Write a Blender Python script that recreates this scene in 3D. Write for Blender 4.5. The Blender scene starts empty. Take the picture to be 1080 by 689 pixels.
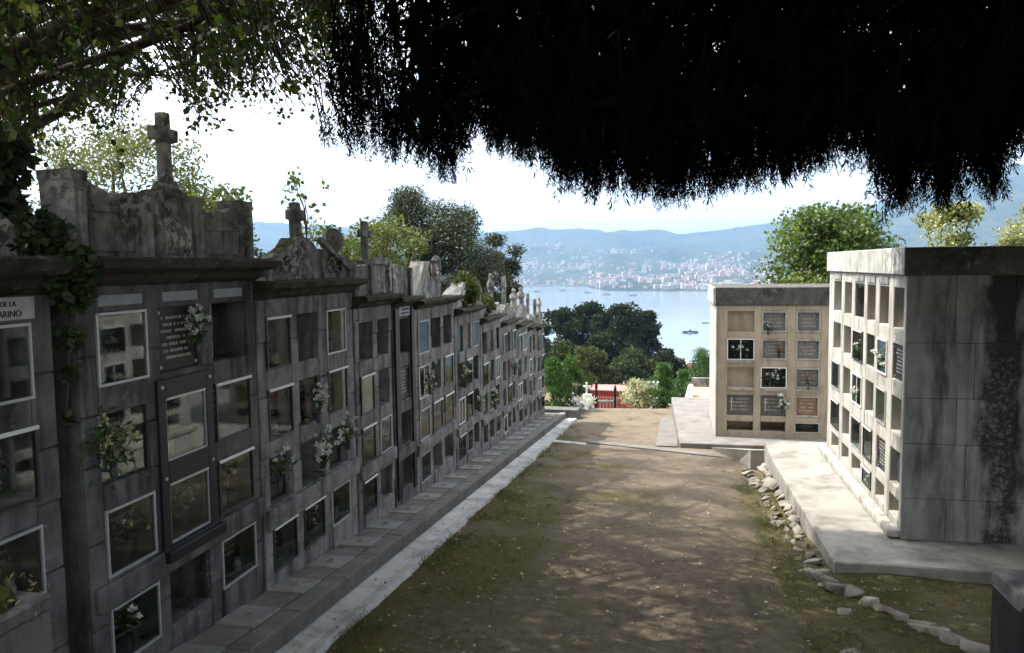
import bpy, bmesh, math, random
import numpy as np
from mathutils import Vector, Matrix
R = math.radians
rng = np.random.default_rng(7)
random.seed(7)
scn = bpy.context.scene
COL = scn.collection

# ------------------------------------------------------------------ helpers
class MB:
    def __init__(s): s.v = []; s.f = []
    def box(s, x0, x1, y0, y1, z0, z1):
        n = len(s.v)
        s.v += [(x0,y0,z0),(x1,y0,z0),(x1,y1,z0),(x0,y1,z0),(x0,y0,z1),(x1,y0,z1),(x1,y1,z1),(x0,y1,z1)]
        s.f += [(n,n+3,n+2,n+1),(n+4,n+5,n+6,n+7),(n,n+1,n+5,n+4),(n+1,n+2,n+6,n+5),(n+2,n+3,n+7,n+6),(n+3,n,n+4,n+7)]
        return s
    def hexa(s, p):                      # 8 points, bottom ring then top ring (counter-clockwise seen from above)
        n = len(s.v); s.v += [tuple(q) for q in p]
        s.f += [(n,n+3,n+2,n+1),(n+4,n+5,n+6,n+7),(n,n+1,n+5,n+4),(n+1,n+2,n+6,n+5),(n+2,n+3,n+7,n+6),(n+3,n,n+4,n+7)]
        return s
    def prism(s, pts, y0, y1):           # outline in x,z extruded along y
        n = len(s.v); k = len(pts)
        s.v += [(x,y0,z) for x,z in pts] + [(x,y1,z) for x,z in pts]
        s.f += [tuple(range(n,n+k)), tuple(range(n+2*k-1,n+k-1,-1))]
        for i in range(k):
            j = (i+1) % k
            s.f.append((n+j, n+i, n+k+i, n+k+j))
        return s
    def slab(s, pts, z0, z1):            # outline in x,y extruded along z
        n = len(s.v); k = len(pts)
        s.v += [(p[0],p[1],z0) for p in pts] + [(p[0],p[1],(p[2] if len(p)>2 else z1)) for p in pts]
        s.f += [tuple(range(n+k-1,n-1,-1)), tuple(range(n+k,n+2*k))]
        for i in range(k):
            j = (i+1) % k
            s.f.append((n+i, n+j, n+k+j, n+k+i))
        return s
    def tube(s, pts, rad, seg=7, cap=True):
        pts = [Vector(p) for p in pts]; n0 = len(s.v); k = len(pts)
        if not hasattr(rad, '__len__'): rad = [rad]*k
        for i, p in enumerate(pts):
            d = (pts[min(i+1,k-1)] - pts[max(i-1,0)])
            d = d.normalized() if d.length > 1e-9 else Vector((0,0,1))
            a = d.cross(Vector((0.31,0.17,0.93)) if abs(d.z) < .9 else Vector((1,0,0))).normalized()
            b = d.cross(a)
            for q in range(seg):
                t = 2*math.pi*q/seg
                s.v.append(tuple(p + (a*math.cos(t) + b*math.sin(t))*rad[i]))
        for i in range(k-1):
            for q in range(seg):
                r = (q+1) % seg
                s.f.append((n0+i*seg+q, n0+i*seg+r, n0+(i+1)*seg+r, n0+(i+1)*seg+q))
        if cap:
            s.f.append(tuple(n0+q for q in range(seg-1,-1,-1)))
            s.f.append(tuple(n0+(k-1)*seg+q for q in range(seg)))
        return s
    def lathe(s, prof, c=(0,0,0), seg=14):
        s.tube([(c[0],c[1],c[2]+z + i*1e-6) for i,(r,z) in enumerate(prof)], [max(r,1e-4) for r,z in prof], seg)
        return s
    def torus(s, c, R0, r, axis='y', n=18, m=6):
        pts = []
        for i in range(n+1):
            t = 2*math.pi*i/n
            if axis == 'y': pts.append((c[0]+R0*math.cos(t), c[1], c[2]+R0*math.sin(t)))
            else: pts.append((c[0]+R0*math.cos(t), c[1]+R0*math.sin(t), c[2]))
        return s.tube(pts, r, m, False)
    def build(s, name, mat, parent=None, bevel=0, smooth=False, jit=0):
        v = s.v
        me = bpy.data.meshes.new(name)
        me.from_pydata(v, [], s.f); me.update()
        o = bpy.data.objects.new(name, me); COL.objects.link(o)
        me.materials.append(mat)
        if parent: o.parent = parent
        if smooth:
            for p in me.polygons: p.use_smooth = True
        if bevel:
            m = o.modifiers.new('bevel', 'BEVEL'); m.width = bevel; m.segments = 1; m.limit_method = 'ANGLE'; m.angle_limit = R(40)
        return o

def tag(o, label=None, cat=None, group=None, kind=None):
    if label: o['label'] = label
    if cat: o['category'] = cat
    if group: o['group'] = group
    if kind: o['kind'] = kind
    return o
def empty(name, loc=(0,0,0), rz=0, label=None, cat=None, group=None):
    o = bpy.data.objects.new(name, None); COL.objects.link(o)
    o.location = loc; o.rotation_euler = (0,0,rz); o.empty_display_size = .2
    return tag(o, label, cat, group)

def quadmesh(name, V, tint, mat, parent=None):
    """V (N,4,3) leaf faces, tint (N,) per-face random value"""
    V = np.asarray(V, np.float32); N = len(V)
    me = bpy.data.meshes.new(name)
    me.vertices.add(N*4); me.vertices.foreach_set('co', V.reshape(-1))
    me.loops.add(N*4); me.loops.foreach_set('vertex_index', np.arange(N*4, dtype=np.int32))
    me.polygons.add(N); me.polygons.foreach_set('loop_start', np.arange(0, N*4, 4, dtype=np.int32))
    me.update(calc_edges=True)
    a = me.attributes.new('tint', 'FLOAT', 'FACE'); a.data.foreach_set('value', np.asarray(tint, np.float32))
    me.materials.append(mat)
    o = bpy.data.objects.new(name, me); COL.objects.link(o)
    if parent: o.parent = parent
    return o
def unit(a): return a/np.maximum(np.linalg.norm(a, axis=-1, keepdims=True), 1e-9)
def leaves(P, size, asp=.62, axis=None, spread=1.0):
    N = len(P); size = np.broadcast_to(np.asarray(size, float), (N,))[:,None]
    a = rng.normal(size=(N,3))*spread
    if axis is not None: a = a + axis
    a = unit(a); b = unit(np.cross(a, rng.normal(size=(N,3))))
    p1 = P + a*size*.45 + b*size*asp*.5; p2 = P + a*size; p3 = P + a*size*.45 - b*size*asp*.5
    return np.stack([P,p1,p2,p3], 1)

# ------------------------------------------------------------------ materials
def new_mat(name):
    m = bpy.data.materials.new(name); m.use_nodes = True
    nt = m.node_tree; nt.nodes.clear()
    out = nt.nodes.new('ShaderNodeOutputMaterial')
    return m, nt, out
class NT:
    def __init__(s, nt): s.nt = nt
    def n(s, t, **k):
        d = s.nt.nodes.new(t)
        for a, b in k.items(): setattr(d, a, b)
        return d
    def l(s, a, b): s.nt.links.new(a, b)
    def pos(s, scale=(1,1,1)):
        g = s.n('ShaderNodeNewGeometry'); m = s.n('ShaderNodeMapping'); m.inputs['Scale'].default_value = scale
        s.l(g.outputs['Position'], m.inputs['Vector']); return m.outputs[0]
    def noise(s, scale, detail=6, rough=.6, vec=None, dist=0):
        d = s.n('ShaderNodeTexNoise'); d.inputs['Scale'].default_value = scale; d.inputs['Detail'].default_value = detail
        d.inputs['Roughness'].default_value = rough; d.inputs['Distortion'].default_value = dist
        if vec is not None: s.l(vec, d.inputs['Vector'])
        return d.outputs[0]
    def ramp(s, fac, a, b, lo=0., hi=1.):
        d = s.n('ShaderNodeMapRange'); d.clamp = True
        d.inputs[1].default_value = a; d.inputs[2].default_value = b; d.inputs[3].default_value = lo; d.inputs[4].default_value = hi
        s.l(fac, d.inputs[0]); return d.outputs[0]
    def mix(s, fac, c1, c2):
        d = s.n('ShaderNodeMix', data_type='RGBA')
        if isinstance(fac, float): d.inputs[0].default_value = fac
        else: s.l(fac, d.inputs[0])
        for i, c in ((6,c1),(7,c2)):
            if isinstance(c, tuple): d.inputs[i].default_value = (*c, 1) if len(c) == 3 else c
            else: s.l(c, d.inputs[i])
        return d.outputs[2]
    def math(s, op, a, b):
        d = s.n('ShaderNodeMath', operation=op)
        for i, c in ((0,a),(1,b)):
            if isinstance(c, (int,float)): d.inputs[i].default_value = c
            else: s.l(c, d.inputs[i])
        return d.outputs[0]
    def bump(s, h, strength=.4, dist=.02):
        d = s.n('ShaderNodeBump'); d.inputs['Strength'].default_value = strength; d.inputs['Distance'].default_value = dist
        s.l(h, d.inputs['Height']); return d.outputs[0]
    def bsdf(s, color, rough=.8, normal=None, spec=.3, metal=0):
        d = s.n('ShaderNodeBsdfPrincipled')
        if isinstance(color, tuple): d.inputs['Base Color'].default_value = (*color,1)
        else: s.l(color, d.inputs['Base Color'])
        if isinstance(rough, (int,float)): d.inputs['Roughness'].default_value = rough
        else: s.l(rough, d.inputs['Roughness'])
        d.inputs['Specular IOR Level'].default_value = spec; d.inputs['Metallic'].default_value = metal
        if normal is not None: s.l(normal, d.inputs['Normal'])
        return d.outputs[0]

def stone(name, c1, c2, stain=(.03,.03,.028), stain_amt=.6, lichen=None, moss=None, scale=3., streak=True, rough=.85, lich_th=.6, bump=.5):
    m, nt, out = new_mat(name); N = NT(nt)
    p = N.pos()
    base = N.mix(N.ramp(N.noise(scale, 8, .65, p), .35, .65), c1, c2)
    fine = N.noise(90, 3, .7, p)
    base = N.mix(N.ramp(fine, .3, .7, 0., .35), base, tuple(.45*x for x in c1))
    if stain_amt:
        pv = N.pos((2.6,2.6,.35) if streak else (1,1,1))
        st = N.ramp(N.noise(2.2, 7, .6, pv, .3), .48, .68, 0., stain_amt)
        base = N.mix(st, base, stain)
    if lichen:
        li = N.ramp(N.noise(11, 6, .7, p), lich_th, lich_th+.06, 0., .85)
        li2 = N.ramp(N.noise(1.1, 3, .5, p), .42, .62)
        base = N.mix(N.math('MULTIPLY', li, li2), base, lichen)
    if moss:
        g = N.n('ShaderNodeNewGeometry'); sx = N.n('ShaderNodeSeparateXYZ'); N.l(g.outputs['Normal'], sx.inputs[0])
        up = N.ramp(sx.outputs[2], .25, .8)
        mo = N.math('MULTIPLY', up, N.ramp(N.noise(3.3, 6, .65, p), .35, .55))
        base = N.mix(mo, base, moss)
    h = N.math('ADD', N.noise(24, 6, .7, p), N.noise(140, 2, .6, p))
    s = N.bsdf(base, rough, N.bump(h, bump, .012), .25)
    N.l(s, out.inputs[0]); return m

def plain(name, c, rough=.5, spec=.5, metal=0, var=.15, vs=8., bump=0):
    m, nt, out = new_mat(name); N = NT(nt); p = N.pos()
    col = N.mix(N.ramp(N.noise(vs, 5, .6, p), .3, .7), tuple(x*(1-var) for x in c), tuple(min(1,x*(1+var)) for x in c))
    nb = N.bump(N.noise(60, 4, .6, p), bump, .01) if bump else None
    N.l(N.bsdf(col, rough, nb, spec, metal), out.inputs[0]); return m

def leafmat(name, c1, c2, c3=None, trans=.35, rough=.55, th=.8):
    m, nt, out = new_mat(name); N = NT(nt)
    at = N.n('ShaderNodeAttribute', attribute_name='tint')
    col = N.mix(at.outputs['Fac'], c1, c2)
    if c3: col = N.mix(N.ramp(at.outputs['Fac'], th, th+.02), col, c3)
    s = N.bsdf(col, rough, None, .35 if rough < .9 else 0.)
    if trans:
        t = N.n('ShaderNodeBsdfTranslucent')
        br = N.n('ShaderNodeMix', data_type='RGBA', blend_type='MULTIPLY'); br.inputs[0].default_value = 1
        N.l(col, br.inputs[6]); br.inputs[7].default_value = (1.15,1.3,.6,1)
        N.l(br.outputs[2], t.inputs[0])
        mx = N.n('ShaderNodeMixShader'); mx.inputs[0].default_value = trans
        N.l(s, mx.inputs[1]); N.l(t.outputs[0], mx.inputs[2]); s = mx.outputs[0]
    N.l(s, out.inputs[0]); return m

def glassmat():
    m, nt, out = new_mat('pane_glass'); N = NT(nt)
    fr = N.n('ShaderNodeFresnel'); fr.inputs[0].default_value = 1.52
    g = N.n('ShaderNodeBsdfGlossy'); g.inputs['Roughness'].default_value = .03
    t = N.n('ShaderNodeBsdfTransparent'); t.inputs[0].default_value = (.72,.76,.75,1)
    nb = N.bump(N.noise(6, 3, .5, N.pos()), .015, .01); N.l(nb, g.inputs['Normal'])
    mx = N.n('ShaderNodeMixShader')
    f2 = N.math('ADD', N.math('MULTIPLY', fr.outputs[0], .26), .0)
    N.l(f2, mx.inputs[0]); N.l(t.outputs[0], mx.inputs[1]); N.l(g.outputs[0], mx.inputs[2])
    N.l(mx.outputs[0], out.inputs[0]); return m

M = {}
M['old_stone']  = stone('weathered_granite', (.185,.18,.182), (.064,.062,.061), (.010,.010,.010), .85, (.22,.22,.21), None, 3.4)
M['crest']      = stone('crest_stone', (.42,.415,.405), (.11,.107,.10), (.016,.016,.014), .9, (.66,.66,.63), (.035,.04,.015), 4.5, True, .9, .5, 1.)
M['cornice']    = stone('mossy_cornice', (.10,.09,.075), (.045,.04,.03), (.012,.012,.01), .8, (.25,.24,.2), (.05,.045,.018), 4., False, .95, .58, 1.)
M['grey_stone'] = stone('grey_granite', (.32,.315,.313), (.11,.107,.105), (.022,.021,.02), .75, (.36,.36,.34), None, 3.4)
M['conc_pale']  = stone('pale_concrete', (.48,.462,.42), (.35,.335,.30), (.12,.112,.10), .75, None, None, 2., True, .85)
M['conc_tan']   = stone('tan_concrete', (.46,.39,.30), (.36,.30,.225), (.16,.135,.10), .45, None, None, 2., True, .85)
M['tan_in']     = stone('brick_infill', (.33,.235,.14), (.24,.165,.095), (.12,.09,.06), .4, None, None, 5., False, .9)
M['plate_grey'] = plain('grey_plate', (.15,.145,.14), .5, .35, 0, .35, 25)
M['plate_dark'] = plain('dark_grey_plate', (.085,.085,.088), .5, .35, 0, .35, 25)
M['plate_red']  = plain('reddish_plate', (.24,.13,.085), .6, .3, 0, .35, 14)
M['tan_in2']    = stone('grey_brick_infill', (.22,.19,.15), (.13,.11,.09), (.06,.05,.04), .5, None, None, 5., True, .9)
M['cap']        = stone('lichened_cap', (.50,.49,.45), (.27,.26,.24), (.05,.05,.045), .7, (.62,.61,.56), None, 4., True, .9, .5)
M['cap_dark']   = stone('dark_cap', (.13,.125,.115), (.06,.058,.052), (.02,.02,.018), .7, (.4,.4,.37), None, 5., False, .9, .6)
M['wall_block0'] = stone('stained_blockwork', (.15,.147,.14), (.095,.093,.088), (.012,.012,.011), .95, (.34,.34,.32), None, 1.2, True, .9, .66)
def endwall():
    m = stone('stained_blockwork', (.32,.318,.312), (.20,.198,.194), (.045,.044,.042), .75, (.36,.36,.34), None, 1.7, True, .9, .66)
    nt = m.node_tree; N = NT(nt); pb = next(n for n in nt.nodes if n.type == 'BSDF_PRINCIPLED'); src = pb.inputs['Base Color'].links[0].from_socket
    g = N.n('ShaderNodeNewGeometry'); sp = N.n('ShaderNodeSeparateXYZ'); N.l(g.outputs['Position'], sp.inputs[0])
    wob = N.ramp(N.noise(2.2, 6, .65, N.pos((1.,1.,.5))), 0, 1, -.42, .42)
    def band(c, w0, w1):
        d = N.math('ABSOLUTE', N.math('SUBTRACT', N.math('ADD', sp.outputs[0], wob), c), 0.)
        return N.ramp(d, w0, w1, 1., 0.)
    k = N.math('MAXIMUM', band(4.28, .16, .30), N.math('MULTIPLY', band(3.50, .03, .14), .45))
    k = N.math('MULTIPLY', k, N.ramp(N.noise(5., 6, .7), .30, .46))
    col = N.mix(N.math('MULTIPLY', k, .92), src, (.014,.014,.013))
    li = N.math('MULTIPLY', band(4.22, .10, .26), N.ramp(N.noise(15, 8, .8, N.pos()), .50, .66))
    col = N.mix(N.math('MULTIPLY', li, N.ramp(sp.outputs[2], -.9, -1.6, 0., .6)), col, (.30,.30,.29))
    N.l(col, pb.inputs['Base Color']); return m
M['wall_block'] = endwall()
M['pave_pale']  = stone('pale_paving', (.38,.37,.35), (.25,.245,.23), (.08,.075,.07), .5, None, None, 4., False, .85)
M['pave_dark']  = stone('dark_paving', (.17,.165,.155), (.10,.098,.09), (.04,.04,.032), .5, None, None, 3., False, .9)
M['gutter']     = stone('gutter_concrete', (.62,.62,.61), (.44,.44,.43), (.14,.135,.125), .7, None, None, 3., False, .85)
M['slab']       = stone('slab_concrete', (.35,.338,.31), (.25,.24,.215), (.10,.094,.08), .7, None, None, 1.6, False, .88)
M['rubble']     = stone('rubble_stone', (.33,.305,.26), (.21,.19,.155), (.05,.045,.035), .7, None, None, 5., False, .9)
M['granite']    = plain('polished_granite', (.012,.013,.017), .4, .3, 0, .4, 60)
M['granite2']   = plain('grey_plaque', (.045,.046,.052), .4, .35, 0, .35, 50)
M['marble']     = plain('marble_plaque', (.42,.42,.43), .3, .5, 0, .25, 9)
M['paleblue']   = plain('pale_rendered_panel', (.30,.33,.37), .7, .3, 0, .2, 5)
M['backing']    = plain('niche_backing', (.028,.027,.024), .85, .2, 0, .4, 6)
M['black_in']   = plain('shade_black_niche', (.009,.0085,.008), .95, .1, 0, .4, 6)  # recess shade put into the colour of the niche backs
M['alu']        = plain('brushed_aluminium', (.46,.47,.49), .4, .5, .5, .08, 20)
M['whiteframe'] = plain('white_painted_frame', (.74,.74,.72), .5, .4, 0, .08, 9)
M['darkframe']  = plain('shade_dark_frame', (.05,.048,.045), .4, .5, .4, .2, 9)  # unlit sides of the niche frames, shade put into the colour
M['gold']       = plain('pale_lettering', (.42,.40,.34), .5, .5, 0, .2, 20)
M['ink']        = plain('black_lettering', (.02,.022,.03), .6, .3, 0, .2, 20)
M['white']      = plain('white_paint', (.78,.78,.76), .6, .3, 0, .06, 5)
M['red']        = plain('red_sheet', (.36,.055,.05), .6, .3, 0, .2, 1.5)
M['pink']       = plain('pink_sheet', (.50,.22,.20), .6, .3, 0, .12, 1.5)  # pale pink sheeting for roofs and a shed rail
M['iron']       = plain('dark_iron', (.03,.032,.03), .5, .4, .5, .3, 20)
M['grass_dry']  = plain('dry_sandy_soil', (.42,.33,.20), .95, .1, 0, .25, 4, .5)
M['bark']       = stone('bark', (.10,.075,.05), (.055,.042,.03), (.02,.018,.015), .5, None, None, 6., True, .95, .6, 1.)
M['twig']       = plain('twig_bark', (.05,.04,.03), .9, .2, 0, .3, 12)
M['petal_w']    = leafmat('white_petals', (.70,.70,.68), (.55,.56,.60), None, .2)
M['petal_r']    = leafmat('dull_red_petals', (.30,.10,.07), (.42,.22,.16), None, .2)
M['petal_y']    = leafmat('cream_petals', (.52,.47,.28), (.40,.36,.22), None, .2)
M['petal_p']    = leafmat('pink_petals', (.55,.32,.34), (.62,.48,.46), None, .2)
M['greens']     = leafmat('bouquet_leaves', (.03,.06,.02), (.07,.12,.04), None, .2)
M['glass']      = glassmat()
M['leaf_near']  = leafmat('poplar_leaves', (.026,.045,.012), (.06,.09,.022), (.16,.17,.05), .36, .55, .88)
M['conifer']    = leafmat('conifer_needles', (.0015,.0025,.0015), (.003,.0045,.0025), None, 0, .95)  # darkness of the backlit crown put into the needle colour
M['ivy']        = leafmat('ivy_leaves', (.018,.032,.012), (.04,.065,.02), None, .15)
M['leaf_pale']  = leafmat('pale_tree_leaves', (.075,.09,.038), (.16,.17,.08), None, .35)
M['leaf_olive'] = leafmat('olive_tree_leaves', (.04,.06,.017), (.11,.125,.04), None, .4)
M['leaf_pine']  = leafmat('pine_needles', (.020,.034,.016), (.055,.07,.03), None, .15)
M['leaf_broad'] = leafmat('broad_leaves', (.035,.065,.016), (.12,.165,.045), (.22,.23,.09), .4, .5, .95)
M['leaf_yell']  = leafmat('yellowing_leaves', (.11,.125,.045), (.24,.24,.11), (.40,.37,.2), .4, .5, .8)
M['leaf_grove'] = leafmat('grove_leaves', (.012,.02,.010), (.036,.048,.021), None, .1, .92)
M['leaf_grove2']= leafmat('lighter_grove_leaves', (.028,.042,.018), (.07,.082,.036), None, .12, .92)
M['leaf_thuja'] = leafmat('bright_shrub_leaves', (.02,.055,.010), (.075,.16,.028), None, .25)
M['leaf_silver']= leafmat('silvery_bush_leaves', (.20,.22,.12), (.38,.38,.26), (.6,.58,.5), .3, .6, .8)
M['leaf_fall']  = leafmat('fallen_leaf_colours', (.45,.40,.26), (.30,.24,.12), (.10,.06,.04), .1, .8, .75)

# ------------------------------------------------------------------ camera
W_, H_ = 1080., 689.
FPX = 830.
cam = bpy.data.cameras.new('camera'); camo = bpy.data.objects.new('camera', cam); COL.objects.link(camo)
cam.sensor_fit = 'HORIZONTAL'; cam.sensor_width = 36; cam.lens = 36*FPX/W_; cam.clip_end = 30000; cam.clip_start = .05
yaw, pitch, roll = R(11.4), R(4.45), .012
fwd = Vector((-math.sin(yaw)*math.cos(pitch), math.cos(yaw)*math.cos(pitch), -math.sin(pitch)))
rt = Vector((math.cos(yaw), math.sin(yaw), 0)); up = rt.cross(fwd)
rt2 = rt*math.cos(roll) - up*math.sin(roll); up2 = up*math.cos(roll) + rt*math.sin(roll)
camo.matrix_world = Matrix(((rt2.x,up2.x,-fwd.x,0),(rt2.y,up2.y,-fwd.y,0),(rt2.z,up2.z,-fwd.z,0),(0,0,0,1)))
scn.camera = camo
_f, _r, _u = (np.array(v) for v in (fwd, rt2, up2))
def proj(P):
    P = np.asarray(P, float); d = P@_f; d = np.where(d > .05, d, .05)
    return 540 + FPX*(P@_r)/d, 344.5 - FPX*(P@_u)/d

# ------------------------------------------------------------------ light and sky
SUN_EL, SUN_AZ = 57., -84.          # azimuth from +Y towards +X
sd = Vector((math.sin(R(SUN_AZ))*math.cos(R(SUN_EL)), math.cos(R(SUN_AZ))*math.cos(R(SUN_EL)), math.sin(R(SUN_EL))))
sl = bpy.data.lights.new('sun', 'SUN'); sl.energy = 3.2; sl.angle = R(.5); sl.color = (1, .93, .82)
so = bpy.data.objects.new('sun', sl); COL.objects.link(so); so.rotation_euler = sd.to_track_quat('Z', 'Y').to_euler()
w = bpy.data.worlds.new('World'); scn.world = w; w.use_nodes = True
wn = w.node_tree; bg = wn.nodes['Background']
sky = wn.nodes.new('ShaderNodeTexSky'); sky.sky_type = 'NISHITA'; sky.sun_disc = False
sky.sun_elevation = R(SUN_EL); sky.sun_rotation = R(SUN_AZ); sky.altitude = 60; sky.air_density = 1.0; sky.dust_density = 4.0; sky.ozone_density = 1.0
hsv = wn.nodes.new('ShaderNodeHueSaturation'); hsv.inputs['Saturation'].default_value = .15; hsv.inputs['Value'].default_value = 1.4
wn.links.new(sky.outputs[0], hsv.inputs['Color']); wn.links.new(hsv.outputs[0], bg.inputs[0]); bg.inputs[1].default_value = .15
vs = scn.view_settings; scn.display_settings.display_device = 'sRGB'
vs.view_transform = 'Standard'; vs.look = 'None'; vs.exposure = 1.45; vs.gamma = 1; vs.use_curve_mapping = False
scn.render.engine = 'CYCLES'
scn.cycles.use_denoising = True
scn.cycles.max_bounces = 6; scn.cycles.diffuse_bounces = 3; scn.cycles.transparent_max_bounces = 12; scn.cycles.volume_bounces = 0

# ------------------------------------------------------------------ ground profile
def sm(t): t = min(1,max(0,t)); return t*t*(3-2*t)
def Pz(x, y):                       # the path plane, falling away and to the right
    t = min(1, max(0, (x+3)/5))
    return (-2.85-.088*y)*(1-t) + (-3.1-.077*y)*t
FAR = [(28,-5.4),(45,-8.6),(70,-12.5),(130,-24),(300,-50),(650,-86),(800,-96),(20000,-96)]
def Gz(x, y):
    r = math.hypot(x, y)
    if y < 3.6:
        return -1.65 + (Pz(x,3.6)+1.65)*sm((y-1.6)/2.0)
    if y < 28: return Pz(x, y)
    yy = y
    for (a,za),(b,zb) in zip(FAR, FAR[1:]):
        if a <= yy <= b:
            z = za + (zb-za)*(yy-a)/(b-a); break
    return z + (Pz(x,28)+5.4)*max(0,1-(yy-28)/20)
def grid(name, xs, ys, fz, mat):
    v = [(x,y,fz(x,y)) for y in ys for x in xs]; nx = len(xs)
    f = [(j*nx+i, j*nx+i+1, (j+1)*nx+i+1, (j+1)*nx+i) for j in range(len(ys)-1) for i in range(nx-1)]
    me = bpy.data.meshes.new(name); me.from_pydata(v, [], f); me.update(); me.materials.append(mat)
    for p in me.polygons: p.use_smooth = True
    o = bpy.data.objects.new(name, me); COL.objects.link(o); return o

from mathutils import noise as mn
def nz(x, y, s, o=0): return mn.noise(Vector((x*s, y*s, o)))

# ground material: mossy soil
def groundmat():
    m, nt, out = new_mat('mossy_soil'); N = NT(nt); p = N.pos()
    base = N.mix(N.ramp(N.noise(.9, 7, .65, p), .38, .62), (.075,.075,.024), (.17,.14,.08))
    base = N.mix(N.ramp(N.noise(6, 7, .7, p), .5, .7), base, (.05,.055,.018))
    base = N.mix(N.ramp(N.noise(45, 4, .7, p), .62, .72, 0., .7), base, (.38,.34,.24))
    h = N.math('ADD', N.noise(14, 8, .7, p), N.noise(60, 4, .7, p))
    N.l(N.bsdf(base, .95, N.bump(h, .9, .05), .1), out.inputs[0]); return m
def pathmat():
    m, nt, out = new_mat('sandy_path'); N = NT(nt); p = N.pos()
    sand = N.mix(N.ramp(N.noise(1.4, 8, .65, p), .35, .65), (.20,.162,.12), (.145,.118,.088))
    grey = N.mix(N.ramp(N.noise(8, 7, .7, p), .35, .65), (.175,.142,.104), (.095,.077,.058))
    sp = N.n('ShaderNodeSeparateXYZ'); g = N.n('ShaderNodeNewGeometry'); N.l(g.outputs['Position'], sp.inputs[0])
    far = N.ramp(N.math('ADD', sp.outputs[1], N.ramp(N.noise(.5, 4, .6, p), 0, 1, -7., 7.)), 9., 20.)
    col = N.mix(far, grey, sand)
    # moss patches, thicker towards the left kerb
    mk = N.math('ADD', N.noise(.62, 6, .62, p, .6), N.ramp(sp.outputs[0], -3.2, 1.2, .17, -.14))
    mk = N.math('ADD', mk, N.ramp(sp.outputs[1], 13., 24., .02, -.14))
    moss = N.mix(N.ramp(N.noise(12, 5, .6, p), .35, .65), (.055,.058,.012), (.115,.10,.025))
    col = N.mix(N.ramp(mk, .53, .66, 0., .85), col, moss)
    # wheel and water marks along the path
    st = N.noise(1., 7, .65, N.pos((1.3,.5,1)), 1.2)
    col = N.mix(N.ramp(st, .55, .66, 0., .55), col, (.05,.046,.036))
    soil = N.mix(N.ramp(N.noise(.9, 7, .65, p), .38, .62), (.075,.075,.024), (.17,.14,.08))
    ek = N.math('ADD', sp.outputs[0], N.ramp(N.noise(1.6, 7, .65, p), 0, 1, -1.3, 1.3))
    ek = N.math('MULTIPLY', N.ramp(ek, .75, 1.75), N.ramp(sp.outputs[1], 17.5, 13.))
    col = N.mix(ek, col, soil)
    col = N.mix(N.ramp(N.noise(55, 3, .7, p), .62, .74, 0., .6), col, (.40,.34,.26))
    col = N.mix(N.ramp(N.noise(38, 4, .75, p), .60, .72, 0., .7), col, (.045,.04,.03))
    h = N.math('ADD', N.noise(9, 8, .7, p), N.noise(70, 4, .75, p))
    N.l(N.bsdf(col, .95, N.bump(h, .75, .035), .12), out.inputs[0]); return m
M['soil'] = groundmat(); M['path'] = pathmat()

xs = [-14000,-4000,-1500,-600,-300,-150,-80,-50,-35,-25,-18,-12,-9,-7,-6.4] + [-6+.5*i for i in range(0,33)] + [11,13,16,20,26,35,50,80,150,300,600,1500,4000,14000]
ys = [-200,-60,-20,-8,-4,-2,0,1,1.5] + [1.8+.3*i for i in range(0,90)] + [29.5,31,33,36,40,45,52,60,70,85,100,130,170,220,300,400,520,650,720,800,1200,2500,6000,14000]
def gz(x, y):
    z = Gz(x, y)
    if 3.4 < y < 30 and -4.4 < x < (1.2 if y < 16.5 else 2.6): return z - .09
    if y < 60: return z - .03 + .05*nz(x,y,1.3) + .03*nz(x,y,3.7,5)
    return z
o = grid('ground', xs, ys, gz, M['soil']); tag(o, kind='structure')

def path_right(y):
    return 1.55 + .45*sm((y-15)/3) + .18*nz(0,y,.9,2) if y < 17.5 else (1.9 if y < 19.9 else .24)
yp = [3.3+.16*i for i in range(0,166)]
v = []; f = []; NX = 40
for j, y in enumerate(yp):
    xr = path_right(y) + .1*nz(7,y,2.3)
    for i in range(NX+1):
        x = -2.98 + (xr+2.98)*i/NX
        e = .02*min(1, i/3) * min(1,(NX-i)/3)
        v.append((x - .09*(1-i/NX), y, Pz(x,y) + .012*nz(x,y,1.1) + .008*nz(x,y,3.1,4) + e - .02 - (.12*max(0,(i-NX+4)/4)**1.5 if y < 17 else 0)))
for j in range(len(yp)-1):
    for i in range(NX):
        a = j*(NX+1)+i; f.append((a, a+1, a+NX+2, a+NX+1))
me = bpy.data.meshes.new('path'); me.from_pydata(v, [], f); me.update(); me.materials.append(M['path'])
for p_ in me.polygons: p_.use_smooth = True
o = bpy.data.objects.new('path', me); COL.objects.link(o); tag(o, kind='structure')

# ---------- left pavement, its slabs and the gutter
XW = -4.0
def Sz(y): return -2.62 - .0885*y
def strip(mb, x0, x1, y0, y1, dz, th=.5, dx0=0, dx1=0):
    mb.hexa([(x0,y0,Sz(y0)-th),(x1,y0,Sz(y0)-th),(x1+dx1,y1,Sz(y1)-th),(x0+dx0,y1,Sz(y1)-th),
             (x0,y0,Sz(y0)+dz),(x1,y0,Sz(y0)+dz),(x1+dx1,y1,Sz(y1)+dz),(x0+dx0,y1,Sz(y1)+dz)])
mb = MB(); strip(mb, -4.35, -3.36, 2.0, 25.6, -.012)
mb.hexa([(-4.6,25.61,-5.4),(-3.0,25.61,-5.4),(-3.0,26.6,-5.5),(-4.6,26.6,-5.5),(-4.6,25.61,-4.78),(-3.0,25.61,-4.80),(-3.0,26.6,-4.88),(-4.6,26.6,-4.86)])
tag(mb.build('pavement', M['pave_dark'], bevel=.012), kind='structure')
pale = MB(); mid = MB(); y = 2.6; k = 0
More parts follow.
